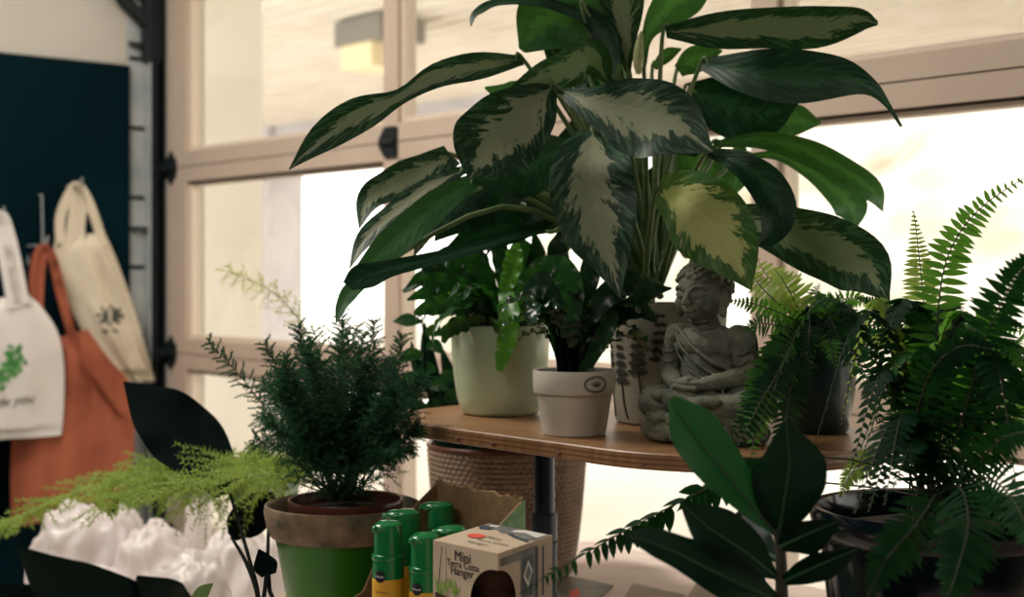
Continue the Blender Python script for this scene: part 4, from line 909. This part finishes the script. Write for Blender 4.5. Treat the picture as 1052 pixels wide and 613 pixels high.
# ================================================================== ASPARAGUS FERN and its outer pot
Zs = 1.65; cx, cy = (352 - HX) / FPX * Zs, Zs; zr = CAMZ - (516 - HY) / FPX * Zs
Hh = zr - TZ
op = thing('terracotta_pot', (cx, cy, TZ), 'wide flowerpot with green glazed body and bare weathered terracotta rim', 'pot')
b = MB(); b.lathe([(.048, 0), (.053, .003), (.056, .02), (.0765, Hh - .043), (.078, Hh - .036)], (cx, cy, TZ), 64); b.build('body', M['green_glaze'], op)
b = MB(); b.lathe([(.078, Hh - .038), (.0825, Hh - .036), (.0865, Hh - .028), (.0905, Hh - .008), (.0895, Hh - .001), (.087, Hh), (.0835, Hh - .003), (.076, Hh - .03), (.064, Hh - .07), (.045, Hh - .1), (.001, Hh - .1)], (cx, cy, TZ), 64, False); b.build('rim', M['terra'], op)
ix, iy, iz = cx + .004, cy - .004, zr - .092
af = thing('asparagus_fern', (ix, iy, iz), 'feathery asparagus fern in a brown plastic pot set inside the green pot', 'plant')
hi_ = zr + .006 - iz
b = MB(); b.lathe([(.044, 0), (.046, .002), (.06, hi_ - .02), (.064, hi_ - .019), (.0668, hi_ - .002), (.066, hi_), (.0635, hi_ - .001), (.0605, hi_ - .02)], (ix, iy, iz), 48); b.build('pot', M['plastic_brown'], af)
b = MB(); b.lathe([(.0612, hi_ - .014), (.001, hi_ - .006)], (ix, iy, iz), 24, False); b.build('soil', M['soil'], af)
def plume(path, ln, mt, br=74, nodes=12, nd=5, nl=.0046, start=.22, flat=0., parent=None, world=False, nw=.0004, endf=.5):
    pts = path if world else path3(path); n = 36; c = catmull(pts, n); b = MB()
    b.cur = 1; b.tube(c, [.0011 - .0008 * i / n for i in range(n + 1)], 5, False); b.cur = 0
    for k in range(br):
        u = start + (1 - start) * (k + .5) / br; i = min(n - 1, int(u * n)); p = c[i].lerp(c[i + 1], u * n - i)
        T = (c[min(i + 1, n)] - c[max(i - 1, 0)]).normalized(); s0 = T.orthogonal().normalized(); w0 = T.cross(s0)
        if flat: s0 = T.cross(Vector((0, 0, 1))).normalized(); w0 = T.cross(s0)
        az = k * 2.4 + U(-.4, .4)
        if flat: az = (0 if k % 2 else math.pi) + U(-1, 1) * (1 - flat)
        prof = min(1, .5 + (u - start) * 3) * (1 - (1 - endf) * max(0, (u - .4) / .6)); l = ln * prof * U(.75, 1.15)
        d = (s0 * math.cos(az) + w0 * math.sin(az) + T * U(.5, .9)).normalized()
        for j in range(nodes):
            t = (j + .6) / nodes; m = p + d * l * t + Vector((0, 0, -1)) * l * .12 * t * t
            for h in range(nd):
                e = Vector((U(-1, 1), U(-1, 1), U(-1, 1))).normalized(); e = (e + d * .8).normalized(); q = e.orthogonal().normalized() * nw; ll = nl * U(.7, 1.25) * (1.05 - .35 * t)
                a0 = b.vert(m - q); a1 = b.vert(m + q); a2 = b.vert(m + e * ll + q * .2); b.face(a0, a1, a2)
    return b.build('frond', [M[mt], M['stem_brown']], parent, False)
Q = lambda: (352 + U(-22, 22), 512, 1.65 + U(-.02, .02))
specific = [
 ([(335, 510, 1.65), (305, 470, 1.66), (262, 405, 1.66), (214, 350, 1.64)], .026, 'asparagus', {}),
 ([(338, 510, 1.65), (320, 460), (295, 400), (272, 352, 1.66)], .026, 'asparagus', {}),
 ([(345, 510, 1.65), (330, 440), (316, 380), (306, 334, 1.66)], .026, 'asparagus', {}),
 ([(350, 510, 1.65), (350, 430), (352, 370), (351, 322, 1.66)], .026, 'asparagus', {}),
 ([(358, 510, 1.65), (372, 440), (382, 380), (384, 330, 1.66)], .026, 'asparagus', {}),
 ([(365, 510, 1.65), (390, 450), (408, 390), (412, 345, 1.66)], .026, 'asparagus', {}),
 ([(365, 510, 1.65), (398, 460), (424, 420), (432, 385, 1.64)], .026, 'asparagus', {}),
 ([(365, 510, 1.65), (395, 470), (418, 448), (430, 440, 1.64)], .026, 'asparagus', {}),
 ([(345, 508, 1.66), (300, 480, 1.75), (220, 482, 1.9), (140, 488, 2.0), (60, 512, 2.1), (-10, 545, 2.15)], .07, 'asparagus_lime', dict(br=130, start=.15, flat=.3, nl=.01, nw=.0007)),
 ([(342, 508, 1.66), (295, 488, 1.7), (225, 494, 1.8), (160, 500, 1.9), (100, 520, 1.96)], .07, 'asparagus_lime', dict(br=90, start=.2, flat=.3, nl=.01, nw=.0007)),
 ([(342, 506, 1.68), (295, 478, 1.78), (225, 470, 1.9), (165, 476, 2.0), (110, 500, 2.05)], .07, 'asparagus_lime', dict(br=90, start=.15, flat=.2, nl=.01, nw=.0007)),
 ([(340, 508, 1.68), (280, 492, 1.8), (210, 505, 1.95), (150, 500, 2.05)], .08, 'asparagus_lime', dict(br=90, start=.25, nl=.01, nw=.0007)),
 ([(350, 508, 1.68), (345, 420, 1.8), (318, 345, 1.9), (280, 300, 1.95), (232, 278, 2.0)], .04, 'asparagus_pale', dict(br=46, start=.5, nl=.008, nodes=7, nd=5)),
]
for path, ln, mt, kw in specific: plume(path, ln, mt, parent=af, **kw)
for i in range(58):
    a = i / 58 * 2 - 1 + U(-.1, .1); x1 = 352 + a * 84 + U(-8, 8); y1 = 334 + a * a * 66 + U(0, 1) ** 1.6 * 100; z1 = 1.65 + U(-.1, .1)
    plume([Q(), (352 + a * 30, 470, 1.65 + (z1 - 1.65) * .3), ((352 + x1) / 2 + a * 14, (470 + y1) / 2, 1.65 + (z1 - 1.65) * .7), (x1, y1, z1)], U(.024, .036), 'asparagus', parent=af)
for i in range(10):
    a = i / 9 * 2 - 1; x1 = 352 + a * 55; plume([Q(), (352 + a * 30, 495, 1.6), (x1, 478 + U(-12, 10), 1.57)], .03, 'asparagus', br=16, nodes=8, nd=5, parent=af, start=.2)

# ================================================================== CARDBOARD DISPLAY TRAY with bottles
bl = Vector((-.083, 1.60, 0)); br_ = Vector((.014, 1.475, 0)); du = (br_ - bl).normalized(); dv = Vector((-du.y, du.x, 0)) * -1
if dv.y > 0: dv = -dv
Wd = (br_ - bl).length; Dp = .175; zt = 1.056
tray = thing('cardboard_tray', bl + du * Wd / 2 + dv * Dp / 2 + Vector((0, 0, TZ)), 'torn open cardboard display tray holding green bottles', 'box')
def T_(u, v, z): return bl + du * u + dv * v + Vector((0, 0, z))
b = MB(); rows = []; n = 44; tops = []
for i in range(n + 1):
    u = Wd * i / n; tops.append(zt + .005 * mnoise.noise(Vector((u * 90, 0, 0))) + .004 * mnoise.noise(Vector((u * 260, 3, 0))) + .0012 * math.sin(i * .5))
rows = [[T_(Wd * i / n, 0, TZ) for i in range(n + 1)], [T_(Wd * i / n, 0, tops[i]) for i in range(n + 1)], [T_(Wd * i / n, .004, tops[i] - .001) for i in range(n + 1)], [T_(Wd * i / n, .004, TZ) for i in range(n + 1)]]
b.grid(rows); b.build('back_panel', M['card'], tray, smooth=False)
def sidewall(u0, u1, mi, nm):
    b = MB(); v = [(0.0, zt), (.04, 1.026), (.08, .984), (.1, .946), (Dp, .912), (Dp, TZ), (0, TZ)]
    lo = [b.vert(T_(u0, q[0], q[1])) for q in v]; hi = [b.vert(T_(u1, q[0], q[1])) for q in v]
    b.face(*lo); b.cur = 1; b.face(*hi[::-1]); b.cur = 0
    for j in range(7): b.face(lo[j], lo[(j + 1) % 7], hi[(j + 1) % 7], hi[j])
    b.build(nm, [M['card'], M[mi]], tray, smooth=False)
sidewall(0, .004, 'card', 'side_panel'); sidewall(Wd - .004, Wd, 'card_green', 'side_panel')
b = MB(); obox(b, T_, .004, Wd - .004, Dp - .004, Dp, TZ, TZ + .06); b.build('front_panel', M['card'], tray, smooth=False)
b = MB(); obox(b, T_, .004, Wd - .004, .004, Dp - .004, TZ, TZ + .002); b.build('bottom_panel', M['card'], tray, smooth=False)
def bottle(px, Z, ztop, label, aim=(-.75, -.65), bill=.006):
    x, y = (px - HX) / FPX * Z, Z; z0 = TZ + .0025; h = ztop - z0
    t = thing('spray_bottle', (x, y, z0), label, 'bottle', 'green spray bottles in the cardboard tray'); c = (x, y, z0); r = .0163
    lab = h - .058
    b = MB(); b.lathe([(r * .9, 0), (r, .003), (r, h - .04), (r * .99, h - .0385), (r * .9, h - .036)], c, 40, True, True); b.build('body', M['bottle'], t)
    b = MB(); b.lathe([(r + .0002, .012), (r + .0003, .0125), (r + .0003, lab), (r + .0001, lab + .0005)], c, 40, False); b.build('label', M['label'], t)
    b = MB(); b.lathe([(r * 1.04, h - .0385), (r * 1.07, h - .037), (r * 1.03, h - .034), (r * .92, h - .033), (r * .9, h - .009), (r * .84, h - .0035), (r * .6, h - .0006), (.001, h)], c, 36)
    nz_ = Vector(aim + (0,)).normalized(); cc = Vector(c)
    ang = math.atan2(nz_.y, nz_.x); b.ell(cc + nz_ * bill * .45 + Vector((0, 0, h - .0062)), (r * .75 + bill * .42, r * .74, .0062), 28, 12, Matrix.Rotation(ang, 3, 'Z'))
    b.ell(cc + nz_ * (r * .75 + bill * .8) + Vector((0, 0, h - .0068)), (.0035, .0036, .0036), 12, 8)
    b.build('spray_cap', M['bottle'], t)
    th = math.atan2(-y, -x) - .55
    f = lambda u, v, rr=r + .0006: Vector((x + rr * math.cos(th + u / rr), y + rr * math.sin(th + u / rr), z0 + lab + .004 + v))
    b = MB(); ring = [b.vert(f(.0062 * math.cos(a), .0062 * math.sin(a))) for a in [i * math.tau / 24 for i in range(24)]]; cv = b.vert(f(0, 0))
    for i in range(24): b.face(cv, ring[i], ring[(i + 1) % 24])
    lg = b.build('logo', M['navy'], t, smooth=False)
    text_on('Miracle', .0034, None, None, None, M['white_print'], 'logo_text', lg, mapf=lambda u, v: f(u - .0055, v - .0012, r + .0009), shear=.2)
    b = MB()
    for k in range(3):
        b.tube([f(-.006 + i * .0013, -.016 - k * .006 + .0009 * math.sin(i * 2.1 + k), r + .0006) for i in range(12 - 2 * k)], .0003, 5)
    b.build('label_lines', M['ink_brown'], t)
bottle(399, 1.452, 1.037, 'green spray bottle at the tray front left, beside the green pot')
bottle(437, 1.43, 1.029, 'green spray bottle pressed against the kraft hanger box')
bottle(418, 1.51, 1.039, 'green spray bottle just behind the front left one in the tray', (-1, -.1), .014)
bottle(453, 1.55, 1.041, 'green spray bottle in the tray back, nearest the torn cardboard panel', (-1, .1), .012)
bottle(466, 1.475, 1.028, 'green spray bottle half hidden behind the hanger box corner', (-1, -.2), .01)

# ================================================================== MINI TERRA COTTA HANGER box
K_ = 346.; 
def cpt(px, py): Z = K_ / (py - HY); q = P(px, py, Z); return Vector((q.x, q.y, 0))
fl, ff, fr_ = cpt(445, 554.5), cpt(511.5, 568.5), cpt(567.5, 549.5)
bx_u = (ff - fl); bx_w = bx_u.length; bx_u.normalize(); bx_v = (fr_ - ff); bx_d = bx_v.length; bx_v.normalize()
zb = CAMZ - K_ / FPX
hb = thing('hanger_box', fl + bx_u * bx_w / 2 + bx_v * bx_d / 2 + Vector((0, 0, TZ)), 'kraft carton printed Mini Terra Cotta Hanger with round window', 'box')
def Bx(u, v, z): return fl + bx_u * u + bx_v * v + Vector((0, 0, z))
hBox = zb - TZ
# window hole shared by the front and the right face
wc, wz, wr = bx_w - .004, zb - .0455, .031
b = MB(); NS = 28
def front(u, z): return Bx(u, 0, z)
hole = []
b0 = []
for i in range(NS + 1):          # left half of the round window lies on the front face
    a = math.pi / 2 + math.pi * i / NS; u = wc + wr * math.cos(a); b0.append((min(u, bx_w), wz + wr * math.sin(a)))
left = [(0, zb - (zb - TZ) * i / NS) for i in range(NS + 1)]
b.grid([[front(*p) for p in left], [front(*p) for p in b0]])
b.face(b.vert(front(0, zb)), b.vert(front(wc, wz + wr)), b.vert(front(bx_w, wz + wr)), b.vert(front(bx_w, zb)))
b.face(b.vert(front(0, TZ)), b.vert(front(bx_w, TZ)), b.vert(front(bx_w, wz - wr)), b.vert(front(wc, wz - wr)))
def rightf(v, z): return Bx(bx_w, v, z)
r0 = [(max(0, wr * 1. * math.cos(a)), wz + wr * math.sin(a)) for a in [math.pi / 2 - math.pi * i / NS for i in range(NS + 1)]]
b.face(*[b.vert(p) for p in (rightf(0, wz + wr), rightf(0, zb), rightf(bx_d, zb), rightf(bx_d, wz + wr))])
b.grid([[rightf(*p) for p in r0], [rightf(bx_d, wz + wr - 2 * wr * i / NS) for i in range(NS + 1)]])
b.face(*[b.vert(p) for p in (rightf(0, wz - wr), rightf(0, TZ), rightf(bx_d, TZ), rightf(bx_d, wz - wr))])
b.face(*[b.vert(Bx(u, v, zb)) for u, v in ((0, 0), (bx_w, 0), (bx_w, bx_d), (0, bx_d))])
b.face(*[b.vert(Bx(0, v, z)) for v, z in ((0, TZ), (0, zb), (bx_d, zb), (bx_d, TZ))]); b.face(*[b.vert(Bx(u, bx_d, z)) for u, z in ((0, TZ), (0, zb), (bx_w, zb), (bx_w, TZ))])
b.face(*[b.vert(Bx(u, v, TZ + .0005)) for u, v in ((0, 0), (bx_w, 0), (bx_w, bx_d), (0, bx_d))])
carton = b.build('carton', M['kraft'], hb, smooth=False)
pc = Bx(bx_w * .55, bx_d * .5, 0); b = MB(); b.lathe([(.014, 0), (.017, .002), (.022, .04), (.025, .041), (.026, .055), (.022, .055), (.02, .03)], (pc.x, pc.y, max(wz - .034, TZ + .1)), 28); b.build('terracotta_cup', M['terra_in'], hb)
b = MB(); obox(b, lambda u, v, z: Bx(u, v, z), .006, bx_w - .006, .004, bx_d - .004, TZ + .001, max(wz - .036, TZ + .1)); b.build('inner_card', M['ink_brown'], hb, smooth=False)
def fq(b, pts): b.face(*[b.vert(Bx(u, -.0005, z)) for u, z in pts])
fx_ = lambda px, py: ((px - 445) / 66.5 * bx_w, 0)
up = Vector((0, 0, 1)); zz = lambda f: zb - f
text_on('Mini', .0185, Bx(.0285, -.0006, zb - .0135), bx_u, up, M['ink_black'], 'printed_title', carton, width=.0215, bold=.035)
text_on('Terra Cotta', .0112, Bx(.0187, -.0006, zb - .0192), bx_u, up, M['ink_black'], 'printed_title', carton, width=.0425, bold=.035)
text_on('Hanger', .0122, Bx(.0235, -.0006, zb - .026), bx_u, up, M['ink_black'], 'printed_title', carton, width=.031, bold=.035)
b = MB()
fq(b, [(.0118, zb - .003), (.0125, zb - .003), (.0042, zb - .07), (.0030, zb - .07)]); fq(b, [(.0175, zb - .004), (.0179, zb - .004), (.0185, zb - .06), (.018, zb - .06)])
fq(b, [(.034, zb - .05), (.0346, zb - .05), (.0385, zb - .07), (.0377, zb - .07)])
b.build('printed_cords', M['ink_black'], carton, smooth=False)
b = MB()
for i in range(26):
    u = U(.006, .032); z = zb - U(.036, .048); a = U(.3, 2.84); l = U(.006, .013); w = .0012
    dx, dz = math.cos(a), math.sin(a); e = .0005 + i * .00002
    b.face(*[b.vert(Bx(u + p * dx - q * dz, -e, z + p * dz + q * dx)) for p, q in ((0, -w * .6), (l * .5, -w), (l, 0), (l * .5, w), (0, w * .6))])
b.build('printed_succulent', M['ink_lime'], carton, smooth=False)
b = MB(); fq(b, [(.003, zb - .045), (.036, zb - .049), (.034, zb - .09), (.007, zb - .09)]); b.build('printed_planter', M['ink_brown'], carton, smooth=False)
def top(b, pts, e=.0005): b.face(*[b.vert(Bx(u * bx_w, v * bx_d, zb + e)) for u, v in pts])
b = MB(); top(b, [(.3 + .12 * math.cos(a), .42 + .09 * math.sin(a)) for a in [i * math.tau / 20 for i in range(20)]], .0008); b.build('sticker', M['red'], carton, smooth=False)
b = MB(); top(b, [(.02, .8), (.12, .72), (.3, .8), (.45, .7), (.62, .78), (.8, .6), (.98, .66), (.98, .98), (.02, .98)]); b.build('printed_picture', M['ink_grey'], carton, smooth=False)
b = MB(); top(b, [(.5, .9), (.52, .8), (.7, .86), (.95, .76), (.96, .95), (.6, .97)], .0007); top(b, [(.1, .9), (.14, .85), (.24, .88), (.22, .95)], .0007); b.build('printed_highlight', M['silver'], carton, smooth=False)
b = MB(); top(b, [(.02, .78), (.1, .7), (.24, .74), (.22, .84), (.06, .86)], .0006); b.build('printed_shadow_shape', M['ink_slate'], carton, smooth=False)
b = MB(); top(b, [(.55, .7), (.72, .62), (.97, .55), (.97, .6), (.74, .68), (.58, .76)], .0006); b.build('printed_shadow_shape', M['ink_slate'], carton, smooth=False)
for k, (s_, sz) in enumerate((('Mini', .012), ('Terra Cotta', .0085), ('Hanger', .009))):
    text_on(s_, sz, Bx(bx_w * (.42 - .02 * k), bx_d * (.42 - .135 * k), zb + .0007), bx_u, bx_v, M['ink_black'], 'printed_title', carton)
def rq(b, pts, e=.0005): b.face(*[b.vert(Bx(bx_w + e, v * bx_d, zb - z)) for v, z in pts])
b = MB(); rq(b, [(.04, .005), (.7, .004), (.7, .09), (.4, .09), (.4, .012), (.04, .012)], .0003); b.build('printed_window', M['ink_grey'], carton, smooth=False)
for v0, v1 in ((.05, .065), (.09, .1), (.13, .15), (.66, .72), (.8, .83)): b = MB(); rq(b, [(v0, .006), (v1, .006), (v1, .0115 if v0 < .4 else .05), (v0, .0115 if v0 < .4 else .05)]); b.build('printed_frame_line', M['ink_slate'], carton, smooth=False)
b = MB(); rq(b, [(.42, .012), (.62, .01), (.62, .046), (.42, .044)], .0004)
b.build('printed_frame_panel', M['ink_slate'], carton, smooth=False)
b = MB(); rq(b, [(.53, .014), (.61, .025), (.53, .038), (.44, .027)], .0008); b.build('printed_tile', M['silver'], carton, smooth=False)
b = MB(); rq(b, [(.53, .018), (.585, .0255), (.53, .034), (.465, .0268)], .001); b.build('printed_tile', M['ink_grey'], carton, smooth=False)

# ================================================================== leaflets on the table, by the planter
def leaflet(pts, th, mt, label, red=None, n=1):
    ps = [P(px, py, (CAMZ - TZ) * FPX / (py - HY)) for px, py in pts]; b = MB()
    for i in range(n):
        o = Vector((.003 * math.sin(i * 2.1), .003 * math.cos(i * 1.7), 0)); zz0 = TZ + .0006 + i * th / n * 1.0; zz1 = zz0 + th / n * .85
        b.hexa([Vector((p.x, p.y, zz0)) + o for p in ps] + [Vector((p.x, p.y, zz1)) + o for p in ps])
    t = b.build('leaflet', M[mt], smooth=False, loc=(ps[0].x, ps[0].y, TZ)); tag(t, label, 'paper', 'leaflets on the table')
    if red:
        b = MB(); rp_ = [P(px, py, (CAMZ - TZ - th - .0006) * FPX / (py - HY)) for px, py in red]; b.face(*[b.vert(p + up * .0004) for p in rp_]); b.build('red_mark', M['red'], t, smooth=False)
leaflet([(576, 640), (610, 622), (630, 604), (572, 592)], .004, 'paper', 'grey printed leaflet with a red mark beside the hanger box', [(585, 607), (594, 604), (596, 612), (586, 615)])
leaflet([(626, 645), (690, 640), (702, 614), (652, 603)], .006, 'paper_tan', 'plain tan leaflets stacked between grey leaflet and rubber plant', n=3)
leaflet([(692, 645), (748, 640), (742, 612), (716, 606)], .014, 'paper_tan', 'small stepped stack of tan cards nearest the rubber plant', n=5)

# ================================================================== ELEPHANT EAR in the left foreground
q = P(258, 640, 1.27)
ee = pot_thing('elephant_ear', q.x, q.y, TZ, 'dark elephant ear plant with black leaves in the lower left corner', 'plant')
b = MB(); b.lathe([(.042, 0), (.046, .003), (.057, .1), (.06, .101), (.061, .115), (.058, .116), (.055, .1)], (q.x, q.y, TZ), 40); b.build('pot', M['pot_plain'], ee)
b = MB(); b.lathe([(.0555, .1), (.001, .105)], (q.x, q.y, TZ), 20, False); b.build('soil', M['soil'], ee)
cr = Vector((q.x, q.y, TZ + .1))
for path, w, tl, mt, pet in (
  ([(236, 506, 1.85), (200, 462, 1.9), (165, 425), (127, 392, 1.95)], [14, 34, 30, .5], .3, 'ear', [(266, 620, 1.3), (255, 570, 1.6)]),
  ([(276, 520, 1.95), (268, 492, 1.98), (260, 455, 2.0)], [30, 36, 1], .2, 'ear_green', [(270, 620, 1.3), (275, 570, 1.6)]),
  ([(238, 552, 1.84), (246, 540, 1.86), (262, 526), (284, 512, 1.9)], [6, 17, 20, 8], .2, 'ear', [(266, 622, 1.3), (254, 580, 1.45)]),
  ([(276, 591, 1.45), (272, 580), (266, 564, 1.46)], [8, 12, 1], .2, 'ear', [(279, 622, 1.3), (277, 606, 1.4)]),
  ([(190, 660, 1.14), (130, 628, 1.08), (66, 604), (14, 559, 1.02)], [20, 30, 30, .5], .2, 'ear_front', [(240, 640, 1.25), (190, 632, 1.18)]),
  ([(190, 640, 1.14), (168, 618, 1.1), (140, 592, 1.08)], [18, 24, 2], .3, 'ear_front', [(245, 640, 1.25), (220, 640, 1.2)]),
  ([(196, 625, 1.3), (208, 608), (219, 599, 1.3)], [4, 7, .5], .2, 'ear_green', [(245, 645, 1.28), (215, 640, 1.3)]),
  ([(60, 650, 1.1), (30, 625, 1.06), (-10, 600, 1.04)], [16, 24, 1], .2, 'ear_front', [(240, 650, 1.25), (150, 660, 1.16)]),
):
    lf = leaf(path, w, tilt=tl, fold=.15, wave=.06).build('leaf', M[mt], ee, 'all')
    c = catmull([cr] + [P(*p) for p in pet] + [path3(path)[0]], 16); b = MB(); b.tube(c, .0021, 8); b.build('petiole', M['stem_dark'], lf)

# ================================================================== PLASTIC BAGS on the far end of the table
BZ = .6
t = thing('low_bench', S(-1.36, .1, 0), 'low wooden bench under the heap of white plastic bags', 'bench')
b = MB(); obox(b, S, -1.75, -.96, -.22, .44, BZ - .03, BZ); b.build('seat', M['table'], t, smooth=False)
for a in (-1.72, -1.03):
    for c in (-.19, .37):
        b = MB(); obox(b, S, a, a + .04, c, c + .04, 0, BZ - .03); b.build('leg', M['table'], t, smooth=False)
def sack(px, py, Z, rx, ry, seed, label):
    """crumpled film bag whose top shows at py"""
    q = P(px, py, Z); z0 = BZ; rz = (q.z - z0) / 2; c = Vector((q.x, q.y, z0 + rz)); b = MB(); n, m = 72, 48; rows = []
    for i in range(m + 1):
        a = -math.pi / 2 + math.pi * i / m; a = max(-1.53, min(1.53, a)); row = []
        for k in range(n):
            t = k * math.tau / n; v = Vector((math.cos(a) * math.cos(t), math.cos(a) * math.sin(t), math.sin(a)))
            f = 1 + .2 * mnoise.noise(v * 1.3 + Vector((seed, 0, 0))) - .3 * abs(mnoise.noise(v * 1.9 + Vector((0, seed, 0)))) - .1 * abs(mnoise.noise(Vector((v.x * 4, v.y * 4, v.z * 2.2)) + Vector((0, 0, seed)))) - .03 * abs(mnoise.noise(v * 11 + Vector((seed, 0, seed))))
            h = abs(v.z) ** .75 * (1 if v.z > 0 else -1)
            p = c + D * v.x * rx * f * 1.15 + N2 * v.y * ry * f * 1.15 + Vector((0, 0, h * rz * (.15 + .95 * f))); p.z = max(p.z, z0 + .002); row.append(p)
        rows.append(row)
    b.grid(rows, closed=True); t = b.build('plastic_bag', M['plastic'], smooth='all', loc=(q.x, q.y, z0)); tag(t, label, 'bag', 'white plastic bags on the bench')
sack(78, 520, 2.66, .085, .08, 1.2, 'crumpled milky plastic bag right below the rust tote')
sack(160, 540, 2.56, .07, .07, 4.4, 'tall half clear plastic bag in the middle of the white bags')
sack(246, 545, 2.46, .075, .075, 8.1, 'bright white plastic bag beside the green flowerpot')
sack(130, 522, 2.78, .035, .035, 6.3, 'small white twist of plastic behind the crumpled bags')
sack(203, 492, 2.72, .026, .024, 2.9, 'narrow upright fold of clear plastic beside the door track')
sack(196, 572, 2.24, .07, .06, 3.3, 'low white plastic bag at the front of the heap')
sack(96, 582, 2.34, .08, .07, 9.4, 'greyish plastic bag behind the large black leaf')
sack(282, 560, 2.68, .06, .06, 5.9, 'white plastic bag end behind the dark leaf stems')

# ================================================================== LIGHT
w = bpy.data.worlds.new('overcast_sky'); bpy.context.scene.world = w; w.use_nodes = True
bg = w.node_tree.nodes['Background']; bg.inputs[0].default_value = (1., .97, .93, 1); bg.inputs[1].default_value = 3.9
def fill_panel(s, e, power, label):  # panels added out of view to brighten the interior
    t = thing('added_fill_light', L(s, e, ZC - .06), label, 'light', 'added fill lights')
    b = MB(); obox(b, L, s - .62, s + .62, e - .17, e + .17, ZC - .06, ZC); b.build('housing', M['fill_lamp'], t, smooth=False)
    ld = bpy.data.lights.new('fill_lamp', 'AREA'); ld.shape = 'RECTANGLE'; ld.size = 1.2; ld.size_y = .3; ld.energy = power; ld.color = (1., .93, .84)
    o = bpy.data.objects.new('fill_lamp', ld); COL.objects.link(o); o.parent = t; o.location = (0, 0, -.01); o.rotation_euler = (0, 0, math.atan2(D.y, D.x))
fill_panel(1.3, -1.5, 62, 'added unseen fill light panel near the pegboard wall')
fill_panel(3.2, -3.2, 28, 'added unseen fill light panel behind the camera')
fill_panel(5.2, -3.6, 14, 'added unseen fill light panel further along the room')

# ================================================================== CAMERA
cd = bpy.data.cameras.new('camera'); cam = bpy.data.objects.new('camera', cd); COL.objects.link(cam)
cam.location = CAM; cam.rotation_euler = (math.pi / 2, 0, 0); cd.sensor_width = 36; cd.lens = FPX / 1052 * 36
cd.shift_y = -(306.5 - HY) / 1052; cd.clip_start = .05; cd.clip_end = 200
cd.dof.use_dof = True; cd.dof.focus_distance = 1.42; cd.dof.aperture_fstop = 5.6
sc = bpy.context.scene; sc.camera = cam
sc.view_settings.view_transform = 'Standard'; sc.view_settings.look = 'None'; sc.view_settings.gamma = 1; sc.view_settings.use_curve_mapping = False
sc.view_settings.exposure = 0.
sc.cycles.max_bounces = 10; sc.cycles.transparent_max_bounces = 16; sc.cycles.diffuse_bounces = 5
sc.cycles.use_denoising = True
